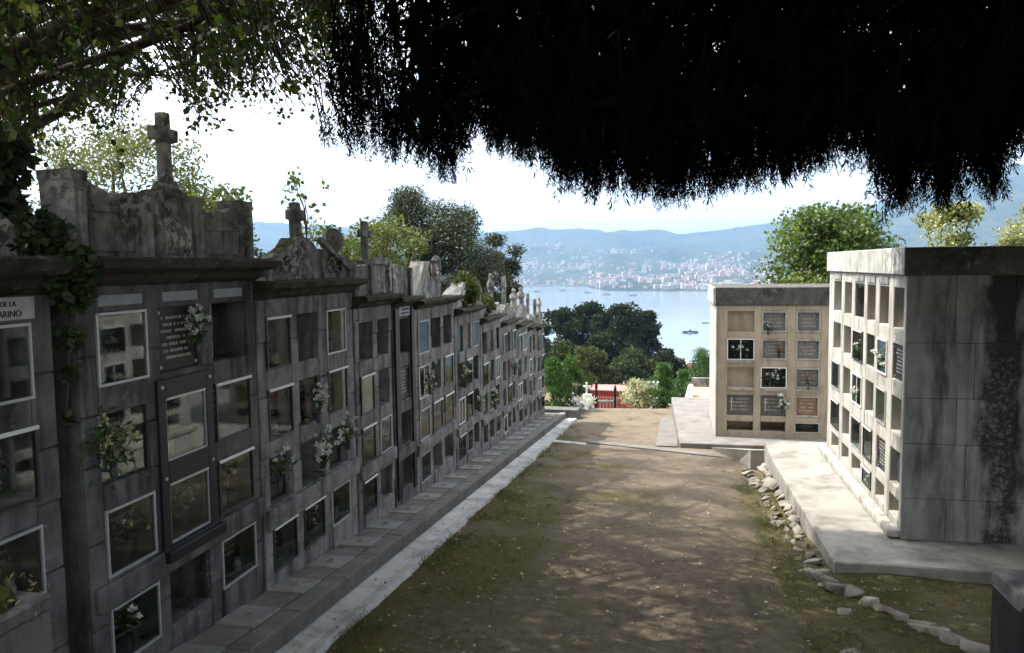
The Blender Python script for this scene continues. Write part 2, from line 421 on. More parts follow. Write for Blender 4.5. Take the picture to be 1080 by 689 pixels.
while y < 25:
    L = .42 + .07*random.random()
    if k % 2 == 0:
        strip(pale, -3.985, -3.60+.02*random.random(), y, y+L, .004+.006*random.random(), .06)
        c = (-3.79, y+L/2, Sz(y+L/2)+.014); pale.torus(c, .035, .006, 'z', 14, 5)
    else:
        strip(mid, -3.985, -3.62, y+.012, y+L-.012, -.002-.004*random.random(), .06)
    y += L; k += 1
y = 2.2
while y < 25:
    L = .85+.2*random.random(); strip(mid, -3.57, -3.375, y, y+L-.015, .0+.004*random.random(), .05); y += L
tag(pale.build('pavement', M['pave_pale'], bevel=.006), kind='structure')
tag(mid.build('pavement', stone('mid_paving', (.26,.255,.24), (.155,.15,.14), (.06,.058,.05), .5, None, None, 4., False, .9), bevel=.006), kind='structure')
gv = []; gf = []; gy = [3.0+.12*i for i in range(0,192)]
for y in gy:
    jl = .03*nz(3,y,1.7); jr = .05*nz(9,y,1.3) + .02*nz(2,y,5)
    z = Pz(-3.1,y)
    for x, dz in ((-3.36+.0,.05),(-3.33+jl,.055),(-3.22,.035),(-3.14,.028),(-3.07,.04),(-3.02+jr,.045),(-2.99+jr,-.04)):
        gv.append((x, y, z+dz))
for j in range(len(gy)-1):
    for i in range(6): a = j*7+i; gf.append((a,a+1,a+8,a+7))
me = bpy.data.meshes.new('gutter'); me.from_pydata(gv, [], gf); me.update(); me.materials.append(M['gutter'])
o = bpy.data.objects.new('gutter', me); COL.objects.link(o); tag(o, kind='structure')

# ---------- right-hand concrete slabs and apron
mb = MB(); mb.slab([(2.05,10.3,-3.79),(9.5,10.15,-3.77),(9.5,17.3,-3.77),(1.98,17.3,-3.80),(1.94,15.6,-3.80)], -4.75, -3.78)
tag(mb.build('slab_pavement', M['slab'], bevel=.015), kind='structure')
mb = MB(); mb.hexa([(1.70,17.31,-5.3),(9.5,17.31,-5.3),(9.5,19.9,-5.3),(1.3,19.9,-5.3),(1.70,17.31,-4.02),(9.5,17.31,-3.80),(9.5,19.9,-4.62),(1.0,19.9,-4.58)])
tag(mb.build('apron', M['slab']), kind='structure')
mb = MB(); mb.slab([(.25,19.95,-4.50),(9.5,19.95,-4.50),(9.5,27.4,-4.55),(.05,27.4,-4.6)], -5.6, -4.5)
o = mb.build('slab_pavement', M['slab'], bevel=.015); tag(o, kind='structure')
# grey drain band across the path, white kerb piece, dark patch beside the slab
def sheet(name, pts, mat, lift, n=14, jit=.04):
    a, b, c, d = [Vector((*p,0)) for p in pts]; v = []; f = []
    for i in range(n+1):
        for k in range(4):
            s, t = i/n, k/3
            q = (a*(1-s)+b*s)*(1-t) + (d*(1-s)+c*s)*t
            if k in (0,3): q += Vector((0, jit*nz(q.x*3,k*7,1.), 0))
            v.append((q.x, q.y, Pz(q.x,q.y)+lift))
    for i in range(n):
        for k in range(3): e = i*4+k; f.append((e,e+4,e+5,e+1))
    me = bpy.data.meshes.new(name); me.from_pydata(v, [], f); me.update(); me.materials.append(mat)
    o = bpy.data.objects.new(name, me); COL.objects.link(o); return tag(o, kind='structure')
M['slab_grey'] = stone('grey_slab', (.24,.23,.215), (.165,.16,.15), (.08,.077,.07), .5, None, None, 2., False, .9)
o.data.materials[0] = M['slab_grey']
M['drain'] = stone('drain_band', (.20,.19,.175), (.14,.13,.12), (.07,.065,.055), .4, None, None, 5., False, .9)
sheet('drain_band', [(-2.1,20.1),(1.2,18.6),(1.2,19.05),(-2.1,20.7)], M['drain'], .022)
sheet('drain_band', [(-.35,20.0),(.2,19.98),(.2,26.5),(-.3,26.5)], M['drain'], .024, 20, .01)
mb = MB(); z = Pz(-2.6,20); mb.hexa([(-2.95,19.9,z-.2),(-2.1,19.75,z-.2),(-2.1,19.95,z-.2),(-2.95,20.12,z-.2),(-2.95,19.9,z+.05),(-2.1,19.75,z+.03),(-2.1,19.95,z+.03),(-2.95,20.12,z+.05)])
tag(mb.build('kerb', M['gutter'], bevel=.01), kind='structure')

# ------------------------------------------------------------------ niche blocks
def lettering(mb, x0, x1, z0, z1, yf, rows, seed):
    rr = random.Random(seed); dz = (z1-z0)/rows
    for r in range(rows):
        zt = z1 - dz*r - dz*.25; x = x0 + (x1-x0)*rr.uniform(0,.2); xe = x1 - (x1-x0)*rr.uniform(0,.2); h = dz*.42
        while x < xe:
            wd = rr.uniform(.010,.022)
            if rr.random() < .86:
                k = rr.random(); t = .005
                mb.box(x, x+t, yf-.004, yf, zt-h, zt)
                if k < .6: mb.box(x+wd-t, x+wd, yf-.004, yf, zt-h, zt)
                if k > .3: mb.box(x+t, x+wd-t, yf-.004, yf, zt-t, zt)
                if k > .5: mb.box(x+t, x+wd-t, yf-.004, yf, zt-h*.55, zt-h*.55+t)
                if k > .75: mb.box(x+t, x+wd-t, yf-.004, yf, zt-h, zt-h+t)
            x += wd + .008

def frame(mb, x0, x1, z0, z1, y0, y1, t, bar=False):
    mb.box(x0,x0+t,y0,y1,z0,z1); mb.box(x1-t,x1,y0,y1,z0,z1)
    mb.box(x0+t,x1-t,y0,y1,z0,z0+t); mb.box(x0+t,x1-t,y0-.012,y1,z1-t,z1)
    if bar: mb.box((x0+x1)/2-t*.5,(x0+x1)/2+t*.5,y0+.003,y1-.003,z0+t,z1-t)

def cell(blk, x0, x1, z0, z1, kind, seed, lod=0):
    """one burial niche: closing slab, then frame, pane and writing as its pieces"""
    rr = random.Random(seed); e = .002; a, b, c, d = x0+e, x1-e, z0+e, z1-e
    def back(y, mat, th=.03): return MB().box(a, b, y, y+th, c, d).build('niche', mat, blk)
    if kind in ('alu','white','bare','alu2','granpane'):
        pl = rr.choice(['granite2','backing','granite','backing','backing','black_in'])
        if kind == 'alu2': pl = 'backing'
        nch = back(.16, M[pl])
        if not lod:
            mb = MB(); lettering(mb, x0+.10, x1-.08, z0+(z1-z0)*.35, z1-.06, .16, 4, seed); mb.build('inscription', M['ink' if pl == 'marble' else 'gold'], nch)
        if kind == 'alu2':
            mb = MB()
            xm = (x0+x1)/2
            mb.box(xm-.05, xm+.01, .05, .12, c, d); mb.box(a+.02, xm-.05, .05, .15, z0+.22, z0+.26); mb.box(a+.02, b-.06, .06, .15, z0+.02, z0+.07)
            mb.box(a+.04,xm-.09,.08,.13,z0+.30,z0+.40)
            for q in range(9): mb.lathe([(.0,0),(.02,.01),(.024,.03),(.0,.045)], (a+.05+.022*q, .09, z0+.09+.02*(q%3)), 7)
            mb.build('ornament', M['whiteframe'], nch)
        elif rr.random() < .7:
            mb = MB(); xm = rr.uniform(x0+.12, x1-.12); zz = z0+.02
            mb.lathe([(.03,0),(.04,.05),(.025,.10),(.032,.12)], (xm,.10,zz), 9)
            mb.build('vase', M[rr.choice(['marble','gold','granite2'])], nch)
        if kind != 'bare':
            fm = {'alu':'alu','alu2':'whiteframe','white':'whiteframe','granpane':'alu'}[kind]
            dark = kind == 'alu' and rr.random() < .6
            mb = MB(); frame(mb, x0-.006, x1+.006, z0-.006, z1+.006, -.020, -.002, .019, bar=(kind == 'white' and rr.random() < .4)); mb.build('frame', M['darkframe' if dark else fm], nch)
            if dark: MB().prism([(x0-.006,z1-.012),(x1+.006,z1-.012),(x1+.006,z1+.016),(x0-.006,z1+.016)], -.040, -.0205).build('lit_top_rail', M['whiteframe'], nch, bevel=.004)  # light caught by the top bar put into a white rail, sides kept dark
            yp = -.010
        else: yp = .03
        MB().box(a+.004, b-.004, yp, yp+.004, c+.004, d-.004).build('pane', M['glass'], nch)
    elif kind == 'granite':
        nch = back(.04, M[rr.choice(['granite','granite2'])])
        mb = MB(); lettering(mb, x0+.06, x1-.06, z0+.08, z1-.06, .04, 7, seed)
        mb.build('inscription', M['gold'], nch)
        mb = MB()
        for (xx,zz) in ((x0+.04,z0+.04),(x1-.04,z0+.04),(x0+.04,z1-.04),(x1-.04,z1-.04)): mb.box(xx-.012,xx+.012,.03,.04,zz-.012,zz+.012)
        mb.build('stud', M['alu'], nch)
    elif kind in ('plate','plate2','redplate'):
        nch = back(.06, M[{'plate':'plate_grey','plate2':'plate_dark','redplate':'plate_red'}[kind]])
        mb = MB(); lettering(mb, x0+.08, x1-.08, z0+.10, z1-.07, .06, 4, seed); mb.build('inscription', M['gold'], nch)
        if kind == 'plate2':
            mb = MB(); xm = x0+.12; mb.box(xm-.012,xm+.012,.048,.06,z0+.12,z1-.08); mb.box(xm-.05,xm+.05,.047,.0595,z1-.20,z1-.175); mb.build('emblem', M['gold'], nch)
        else:
            mb = MB(); frame(mb, x0+.001, x1-.001, z0+.001, z1-.001, -.012, .05, .035); mb.build('frame', M['conc_pale'], nch)
    elif kind == 'marble':
        nch = back(.05, M['marble'])
        mb = MB(); lettering(mb, x0+.06, x1-.06, z0+.10, z1-.06, .05, 5, seed); mb.build('inscription', M['ink'], nch)
    elif kind == 'slats':
        nch = back(.10, M['granite'])
        mb = MB()
        for i in range(10): mb.box(x0+.05, x1-.12-.02*(i%3), .088, .10, z0+.06+(z1-z0-.1)*i/10, z0+.06+(z1-z0-.1)*i/10+.016)
        mb.build('inscription', M['granite2'], nch)
    elif kind == 'ornate':
        nch = back(.05, M['whiteframe'])
        mb = MB(); xm = (x0+x1)/2
        for zz in (z0+.12,z0+.34): 
            mb.box(xm-.10, xm-.03, .035, .05, zz, zz+.12); mb.box(xm+.04, xm+.13, .035, .05, zz+.02, zz+.13)
        mb.build('opening', M['black_in'], nch)
        mb = MB(); frame(mb, x0-.006, x1+.006, z0-.006, z1+.006, -.022, -.002, .03); mb.build('frame', M['whiteframe'], nch)
        mb = MB()
        for i in range(30):
            px, pz = rr.uniform(x0+.05,x1-.05), rr.uniform(z0+.04,z1-.04)
            mb.lathe([(.0,0),(.022,.012),(.0,.03)], (px,.035,pz), 6)
        mb.build('ornament', M['petal_y'], nch)
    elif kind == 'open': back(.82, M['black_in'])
    elif kind == 'panel': back(.22, M['paleblue'])
    elif kind == 'tan': back(rr.uniform(.30,.62), M[rr.choice(['tan_in','tan_in','conc_tan','tan_in2'])])
    elif kind == 'tanshallow': back(.14, M['conc_tan'])
    elif kind == 'grey': back(.10, M['granite2'])
    elif kind == 'half': # half open: pale side panel, black beyond
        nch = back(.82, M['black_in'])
        MB().box(a+.003, a+(b-a)*.55, .20, .24, c+.003, d-.003).build('panel', M['paleblue'], nch)

def niche_block(label, loc, rz, W, H, cols, rows, kinds, depth=2.2, mat='grey_stone', sunk=.5, ledges=(), cell_seed=0, lod=0, group='old niche blocks along the left side', split_top=None):
    """cols [(x0,x1)], rows [(z0,z1)] top row first; carcass is built round the openings"""
    b = empty('niche_block', loc, rz, label, 'niche block', group)
    RD = .86
    mb = MB()
    xs = [0] + [q for c in cols for q in c] + [W]
    for i in range(0, len(xs), 2):                           # posts, full height
        if mat in ('old_stone','grey_stone') and not lod:
            mb.box(xs[i]+.006, xs[i+1]-.006, .03, RD, -sunk, H)
            zz = -sunk; rr = random.Random(cell_seed*31+i)
            while zz < H-.01:
                z2 = min(H, zz+rr.uniform(.34,.62)); z2 = H if H-z2 < .15 else z2
                y0_ = rr.uniform(-.010,.006); mb.box(xs[i]+rr.uniform(0,.005), xs[i+1]-rr.uniform(0,.005), y0_, .032+.001*rr.random(), zz+.003, z2-.003); zz = z2
        else: mb.box(xs[i], xs[i+1], 0, RD, -sunk, H)
    rz_ = sorted(rows); zs = [-sunk] + [q for r in rz_ for q in r] + [H]
    for (x0,x1) in cols:                                     # shelves between the posts
        for i in range(0, len(zs), 2):
            mb.box(x0+.001, x1-.001, .0035 if mat.startswith('conc') else random.uniform(-.022,.004), RD-.004, zs[i], zs[i+1])
    mb.box(0, W, RD+.002, depth, -sunk, H-.003)              # solid rear
    mb.build('wall', M[mat], b, bevel=.011)
    for (z0,z1,pr) in ledges:
        MB().box(.02, W-.02, -pr, -.002, z0, z1).build('ledge', M[mat], b, bevel=.012)
    for r,(z0,z1) in enumerate(rows):
        for c,(x0,x1) in enumerate(cols):
            k = kinds[r][c] if c < len(kinds[r]) else 'grey'
            cell(b, x0, x1, z0, z1, k, cell_seed*100+r*10+c, lod)
    return b

def cornice(b, W, z0, z1, over, depth=2.2, mat='cornice', ext=.03):
    mb = MB(); n = 26; h = z1-z0                            # stepped moulding, run along x with worn edges
    prof = [(-.02,0),(-over*.35,h*.18),(-over*.45,h*.4),(-over*.9,h*.55),(-over,h*.62),(-over,h*.92),(-over*.92,h)]
    k = len(prof)
    for i in range(n+1):
        x = -ext + (W+2*ext)*i/n
        for j,(yy,zz) in enumerate(prof):
            q = .018*mn.noise(Vector((x*5+z0*9, j*2.7, b.location.y*3)))
            mb.v.append((x, yy+q, z0+zz+q*.7))
        mb.v.append((x, depth, z1)); mb.v.append((x, depth, z0))
    K = k+2
    for i in range(n):
        for j in range(K):
            j2 = (j+1) % K
            mb.f.append((i*K+j, i*K+j2, (i+1)*K+j2, (i+1)*K+j))
    mb.f.append(tuple(range(K-1,-1,-1))); mb.f.append(tuple(n*K+j for j in range(K)))
    return mb.build('cornice', M[mat], b)

def cross(mb, x, y, z, h, w_, t, az=.62):
    mb.box(x-t/2, x+t/2, y-t/2, y+t/2, z, z+h)
    mb.box(x-w_/2, x-t/2-.001, y-t/2+.004, y+t/2-.004, z+h*az, z+h*az+t*1.15); mb.box(x+t/2+.001, x+w_/2, y-t/2+.004, y+t/2-.004, z+h*az, z+h*az+t*1.15)
def rough(o, amt=.012, cuts=2):                             # chip the stone so that no edge is ruler straight
    bm = bmesh.new(); bm.from_mesh(o.data)
    bmesh.ops.triangulate(bm, faces=[f for f in bm.faces if len(f.verts) > 4])
    bmesh.ops.subdivide_edges(bm, edges=[e for e in bm.edges if e.calc_length() > .06], cuts=cuts, use_grid_fill=True)
    ox = o.matrix_basis.translation
    for v_ in bm.verts:
        p = v_.co*7 + Vector((len(bm.verts)*.37, 0, 0))
        v_.co += Vector((mn.noise(p), mn.noise(p+Vector((9,3,1))), mn.noise(p+Vector((2,8,5)))))*amt
    bm.to_mesh(o.data); bm.free(); return o

def cols_for(W, n, post=.19):
    w1 = (W - post*(n+1))/n
    return [(post+i*(w1+post), post+i*(w1+post)+w1) for i in range(n)]

ROT_L = R(90)
ROWS0 = [(2.33,2.85),(1.61,2.12),(.93,1.42),(.24,.69)]
# ---- block with the tall cross
def base_z(y): return Sz(y) - .02
LB = {}
def left_block(key, label, y0, y1, zcor, cols, kinds, ledges=(), chh=.22, over=.2, mat='grey_stone', seed=0, lod=0, gap=.02):
    W = y1-y0-gap; zb = base_z((y0+y1)/2)
    H = zcor - zb; s = (H+.02)/3.07
    rows = [(a*s, b_*s) for a,b_ in ROWS0]
    b = niche_block(label, (XW, y0, zb), ROT_L, W, H, cols if not isinstance(cols,int) else cols_for(W, cols, .17 if lod else .19), rows, kinds, 2.2, mat, .6,
                    [(a*s,c*s,p) for a,c,p in ledges], seed, lod)
    cornice(b, W, H+.002, H+chh, over)
    LB[key] = (b, W, H, H+chh, rows, zb); return b

b = left_block('m0', 'niche block at left edge, white lettered plaque above its glazed openings', 2.2, 4.50, -.15,
    [(.14,.66),(.84,1.36),(1.54,2.08)],
    [['alu','open','alu'],['alu','granite','alu'],['alu','alu','alu'],['alu','grey','open']], [], .24, .24, 'old_stone', 1)
bb, W, H, Z, rows, zb = LB['m0']
pq = MB().box(1.46, 2.12, -.02, -.003, rows[0][1]+.03, rows[0][1]+.17).build('plaque', M['marble'], bb)
def text(parent, s, x, z, y, size, mat):
    cu = bpy.data.curves.new('lettering', 'FONT'); cu.body = s; cu.size = size; cu.align_x = 'CENTER'; cu.extrude = .002
    o = bpy.data.objects.new('tmp', cu); COL.objects.link(o)
    dg = bpy.context.evaluated_depsgraph_get(); me = bpy.data.meshes.new_from_object(o.evaluated_get(dg))
    bpy.data.objects.remove(o); me.name = 'lettering'; me.materials.clear(); me.materials.append(mat)
    t = bpy.data.objects.new('lettering', me); COL.objects.link(t); t.parent = parent
    t.location = (x, y, z); t.rotation_euler = (R(90),0,0); return t
text(pq, 'SEPULTURA DE LA', 1.79, rows[0][1]+.115, -.0225, .045, M['ink'])
text(pq, 'FAMILIA MARINO', 1.79, rows[0][1]+.05, -.0225, .058, M['ink'])
# low broken parapet
mb = MB(); mb.prism([(0,0),(2.3,0),(2.3,.1),(2.1,.14),(1.9,.3),(1.7,.34),(1.5,.22),(.9,.25),(.6,.5),(.3,.45),(0,.2)], .0, .2)
o = mb.build('parapet', M['crest'], bb); o.location = (0,0,Z); rough(o, .02)

b = left_block('m1', 'large grey niche block under a panelled parapet with the tallest stone cross', 4.70, 7.08, -.11,
    [(.17,.71),(.89,1.45),(1.62,2.20)],
    [['alu','granite','half'],['bare','granpane','alu'],['alu','granpane','alu'],['alu','open','alu']], [(.71,.90,.05)], .20, .26, 'old_stone', 2)
bb, W, H, Z, rows, zb = LB['m1']
# polished dark surround round the middle niches of the second and third rows, with its sill
(x0,x1) = (.89,1.45); z1 = rows[1][1]+.16; z0 = rows[2][0]-.03
mb = MB(); zs_ = [z0, rows[2][0], rows[2][1], rows[1][0], rows[1][1], z1]
mb.box(x0-.10, x0, -.03, -.003, z0, z1); mb.box(x1, x1+.10, -.03, -.003, z0, z1)
for i in (0,2,4): mb.box(x0+.001, x1-.001, -.03, -.001, zs_[i], zs_[i+1])
mb.box(x0-.13, x1+.13, -.10, -.002, z0-.09, z0-.002)
sr = mb.build('granite_surround', M['granite'], bb, bevel=.004)
mb = MB()
for xx in (x0-.05, x1+.05):
    for zz in (z1-.06, rows[2][1]+.06): mb.box(xx-.012, xx+.012, -.042, -.031, zz-.012, zz+.012)
mb.build('stud', M['alu'], sr)
for (x0,x1) in ((.2,.68),(.93,1.40),(1.66,2.12)):
    MB().box(x0, x1, -.014, -.002, rows[0][1]+.05, rows[0][1]+.13).build('tablet', M['paleblue'], bb, bevel=.003)
# parapet: pilasters, dipped panels, scalloped middle
mb = MB()
mb.prism([(.14,0),(2.22,0),(2.22,.46),(2.06,.48),(1.95,.42),(1.82,.44),(1.72,.36),(1.62,.42),(1.5,.47),(1.42,.48),(1.38,.53),(1.32,.56),(1.02,.56),(.90,.50),(.80,.48),(.72,.50),(.64,.49),(.56,.44),(.51,.28),(.47,.42),(.36,.49),(.14,.54)], .02, .20)
o = mb.build('parapet', M['crest'], bb); o.location = (0,0,Z); rough(o, .014)
mb = MB()
for (xa,xb,zt) in ((.0,.13,.60),(.72,.84,.50),(1.42,1.53,.53),(2.16,2.34,.55)):
    mb = MB(); mb.prism([(xa,0),(xb,0),(xb,zt-.08),(xb+.015,zt-.07),(xb+.015,zt),(xa-.015,zt),(xa-.015,zt-.07),(xa,zt-.08)], -.03, .24)
    o = mb.build('pilaster', M['crest'], bb, bevel=.01); o.location = (0,0,Z+.001); rough(o, .010)
    mb = MB(); mb.box(xa+.035, xb-.035, -.055, -.026, .06, zt-.14); o = mb.build('panel', M['crest'], bb, bevel=.008); o.location = (0,0,Z+.001)
mb = MB()
mb.box(.20,.68,-.004,.018,.05,.10); mb.box(.20,.24,-.004,.018,.10,.28); mb.box(.64,.68,-.004,.018,.10,.28)
for xx,hh in ((.16,.40),(.64,.36),(.90,.46),(1.33,.44),(1.57,.30),(2.06,.36)): mb.box(xx,xx+.035,-.012,.0185,.03,hh)
mb.box(.20,.46,-.010,.0182,.33,.37); mb.box(.54,.64,-.010,.0182,.28,.32); mb.box(1.60,2.06,-.010,.0182,.25,.29); mb.box(1.60,2.06,-.010,.0182,.04,.08)
for i in range(5): mb.lathe([(.03,0),(.06,.08),(.045,.24),(.0,.36-.02*abs(i-2))], (.95+.09*i, .02, .03), 8)
o = mb.build('relief', M['crest'], bb); o.location = (0,0,Z+.002); rough(o, .008, 1)
mb = MB()
mb.lathe([(.16,.0),(.15,.05),(.11,.07),(.10,.12),(.075,.14)], (1.22,.12,.50), 8)
cross(mb, 1.22, .12, .62, .58, .31, .095, .60)
o = mb.build('cross', M['crest'], bb, bevel=.012); o.location = (0,0,Z); rough(o, .006, 1)

b = left_block('m2', 'grey niche block with raking scroll pediment, stump cross and stone ball', 7.10, 9.50, -.31,
    [(.16,.66),(.85,1.36),(1.58,2.12)],
    [['alu','open','alu'],['alu','bare','alu'],['slats','open','slats'],['alu','alu','alu']], [(.71,.92,.06)], .18, .22, 'grey_stone', 3)
bb, W, H, Z, rows, zb = LB['m2']
mb = MB()
mb.prism([(.0,0),(2.36,0),(2.34,.10),(1.95,.22),(1.74,.34),(1.60,.36),(1.5,.30),(1.36,.38),(1.2,.46),(1.0,.46),(.86,.36),(.60,.26),(.30,.16),(.02,.10)], .0, .24)
o = mb.build('pediment', M['crest'], bb); o.location = (0,0,Z); rough(o, .016)
mb = MB()
mb.hexa([(.04,-.06,.10),(.10,-.06,.08),(.10,.0,.08),(.04,.0,.10),(.92,-.06,.50),(1.0,-.06,.46),(1.0,.0,.46),(.92,.0,.50)])
mb.hexa([(2.26,-.06,.08),(2.32,-.06,.10),(2.32,.0,.10),(2.26,.0,.08),(1.36,-.06,.44),(1.44,-.06,.48),(1.44,.0,.48),(1.36,.0,.44)])
for xx in (.45,.65,1.75,1.95): mb.torus((xx,-.02,.16), .08, .025, 'y', 12, 5)
o = mb.build('scroll', M['crest'], bb); o.location = (0,0,Z); rough(o, .008, 1)
mb = MB(); cross(mb, 1.12, .12, .44, .42, .30, .105, .52)
o = mb.build('cross', M['crest'], bb, bevel=.015); o.location = (0,0,Z); rough(o, .008, 1)
mb = MB(); mb.box(1.98,2.30,.0,.26,.10,.28); mb.lathe([(.09,.28),(.06,.32),(.12,.40),(.14,.47),(.12,.55),(.05,.61),(.0,.62)], (2.14,.13,0), 14)
o = mb.build('ball_finial', M['crest'], bb); o.location = (0,0,Z)

b = left_block('m3', 'grey niche block two openings wide with three flat parapet panels and thin dark cross', 9.54, 10.92, -.54,
    [(.14,.60),(.80,1.24)], [['panel','half'],['alu','open'],['alu','alu'],['alu','half']], [(.74,.92,.06)], .16, .2, 'grey_stone', 4)
bb, W, H, Z, rows, zb = LB['m3']
mb = MB(); mb.prism([(0,0),(1.36,0),(1.36,.40),(1.1,.42),(.9,.47),(.72,.44),(.5,.40),(0,.38)], .02, .18)
o = mb.build('parapet', M['crest'], bb); o.location = (0,0,Z); rough(o, .012)
mb = MB()
for (xa,xb,zt) in ((.0,.09,.44),(.58,.70,.48),(1.26,1.36,.48)):
    o = MB().box(xa,xb,-.03,.22,0,zt).build('pilaster', M['crest'], bb, bevel=.008); o.location = (0,0,Z+.001); rough(o, .008)
mb.prism([(.70,.42),(1.26,.40),(1.26,.47),(1.12,.50),(.98,.56),(.84,.50),(.70,.48)], -.02, .01)
o = mb.build('hood', M['crest'], bb, bevel=.008); o.location = (0,0,Z+.001); rough(o, .008)
mb = MB(); cross(mb, .66, .10, .46, .54, .34, .085, .60)
o = mb.build('cross', M['crest'], bb, bevel=.008); o.location = (0,0,Z)

b = left_block('m3b', 'narrow niche block one opening wide framed in black granite with small lettered tablet', 10.97, 11.90, -.60,
    [(.22,.74)], [['open'],['granite'],['open'],['grey']], [(.72,.90,.04)], .14, .18, 'old_stone', 5)
bb, W, H, Z, rows, zb = LB['m3b']
mb = MB(); mb.box(.02,.20,-.035,-.003,.15,H-.02); mb.box(.76,.89,-.035,-.003,.15,H-.02)
mb.build('granite_surround', M['granite'], bb, bevel=.004)
t = MB().box(.24,.72,-.02,-.003,rows[0][1]+.05,rows[0][1]+.19).build('tablet', M['paleblue'], bb)
mb = MB(); lettering(mb, .28,.68,rows[0][1]+.06,rows[0][1]+.18,-.02,2,77); mb.build('inscription', M['ink'], t)
mb = MB(); mb.prism([(0,0),(.9,0),(.9,.36),(.7,.40),(.45,.50),(.2,.40),(0,.34)], .02, .18)
for xa in (0,.80): mb.box(xa,xa+.1,-.02,.22,.002,.44)
o = mb.build('parapet', M['crest'], bb); o.location = (0,0,Z); rough(o, .01)

def pool(n, seed):
    rr = random.Random(seed); return [[rr.choice(['alu','alu','open','white','granite','alu','grey','open','panel','bare']) for _ in range(n)] for _ in range(4)]
b = left_block('m4', 'grey niche block with leaning white gable stone and ring wreath on top', 11.93, 14.33, -.69, 3,
    [['alu','open','open'],['white','open','alu'],['alu','alu','alu'],['alu','open','grey']], [(.72,.90,.06)], .15, .2, 'grey_stone', 6)
bb, W, H, Z, rows, zb = LB['m4']
mb = MB(); mb.prism([(.15,0),(1.7,0),(1.7,.30),(1.45,.34),(1.1,.30),(.95,.5),(.75,.56)], .04, .22)
o = mb.build('parapet', M['crest'], bb); o.location = (0,0,Z); rough(o, .012)
mb = MB(); mb.hexa([(.0,-.02,.0),(.24,-.02,.0),(.24,.24,.0),(.0,.24,.0),(.62,-.02,.62),(.90,-.02,.62),(.90,.24,.62),(.62,.24,.62)])
o = mb.build('gable_stone', M['conc_pale'], bb, bevel=.01); o.location = (0,0,Z+.001); rough(o, .006, 1)
mb = MB(); mb.box(1.3,2.0,.0,.22,.302,.36); mb.torus((1.62,.1,.52), .17, .05, 'y', 20, 7)
o = mb.build('wreath', M['crest'], bb); o.location = (0,0,Z)

b = left_block('m5', 'niche block with plants growing among pale stones on its roof', 14.36, 16.36, -.96, 3, pool(3,5), [(.72,.88,.05)], .14, .18, 'grey_stone', 7, 1)
bb, W, H, Z, rows, zb = LB['m5']
mb = MB(); mb.prism([(0,0),(1.9,0),(1.9,.22),(1.5,.3),(1.2,.24),(.8,.42),(.4,.34),(0,.2)], .05, .3)
mb.hexa([(.2,-.05,.25),(.5,-.05,.2),(.5,.2,.2),(.2,.2,.25),(.5,-.05,.5),(.75,-.05,.42),(.75,.2,.42),(.5,.2,.5)])
o = mb.build('parapet', M['cap'], bb); o.location = (0,0,Z); rough(o, .02)
far = [('m6','niche block crowned by two slim stone pinnacles, beyond the plant-topped block',16.39,18.46,-1.27,3),
       ('m7','niche block with one plain dark cross on its parapet, fifth from far end of row',18.49,20.38,-1.50,3),
       ('m8','niche block with a pair of urn finials near the far end of the row',20.41,22.08,-1.70,2),
       ('m9','niche block topped by a low gable and thin cross, second last of the row',22.11,23.58,-1.90,2),
       ('m10','last niche block of the left row, beside bright green shrubs at path end',23.61,25.10,-2.02,2)]
for i,(k,lab,y0,y1,zc,n) in enumerate(far):
    left_block(k, lab, y0, y1, zc, n, pool(n, 30+i), [(.72,.88,.05)], .13, .16, 'grey_stone', 8+i, 1)
    bb, W, H, Z, rows, zb = LB[k]
    mb = MB(); h1 = .26+.06*(i%3)
    mb.prism([(0,0),(W,0),(W,h1),(W*.75,h1*.8),(W*.62,h1*1.25),(W*.4,h1*1.25),(W*.25,h1*.8),(0,h1)], .03, .22)
    o = mb.build('parapet', M['crest'], bb); o.location = (0,0,Z); rough(o, .014)
    def pinn(x, h, r=.07): return [(r*1.5,0),(r*1.5,.08),(r,.1),(r*.8,h*.45),(r*1.3,h*.55),(r*1.2,h*.68),(r*.5,h*.8),(r*.7,h*.9),(.0,h)]
    mb = MB()
    def fin(nm, hh, r, x):
        o = MB().lathe(pinn(0,hh,r), (x,.12,h1-.03)).build(nm, M['crest'], bb); o.location = (0,0,Z)
    if k == 'm6': fin('pinnacle',.62,.07,.35); mb.lathe(pinn(0,.75), (1.55,.12,h1-.03)); nm = 'pinnacle'
    elif k == 'm7': cross(mb, W*.5, .12, h1*1.2, .72, .30, .10, .62); nm = 'cross'
    elif k == 'm8': fin('urn',.62,.09,.3); mb.lathe(pinn(0,.62,.09), (1.35,.12,h1-.03)); nm = 'urn'
    elif k == 'm9': cross(mb, W*.5, .12, h1*1.2, .62, .26, .08, .62); nm = 'cross'
    else: cross(mb, W*.3, .12, h1*.9, .55, .24, .09, .6); fin('pinnacle',.6,.07,W*.85); nm = 'cross'
    o = mb.build(nm, M['crest'], bb); o.location = (0,0,Z)

# ---- right block with the long sunlit front
ROT_R = R(-90)
zb = -3.755; H = 3.56
cols = [(.42,1.11),(1.35,1.95),(2.17,2.84),(3.03,3.56),(3.78,4.31),(4.55,5.06)]
rows = [(2.82,3.38),(2.10,2.60),(1.36,1.86),(.62,1.12),(.19,.46)]
kinds = [['tan','tan','bare','tan','tan','tan'],['tan','tan','alu','bare','white','granite'],['alu','tan','white','tan','alu','tan'],['alu','tan','alu','alu','granite','grey'],['tan','tan','tan','alu','tan','tan']]
b = niche_block('long pale concrete niche block with sunlit side openings and dark stained end wall', (3.08, 16.46, zb), ROT_R, 5.15, H, cols, rows, kinds, 3.6, 'conc_pale', .5,
                [], 20, 0, 'pale concrete niche blocks on the right')
MAIN = b
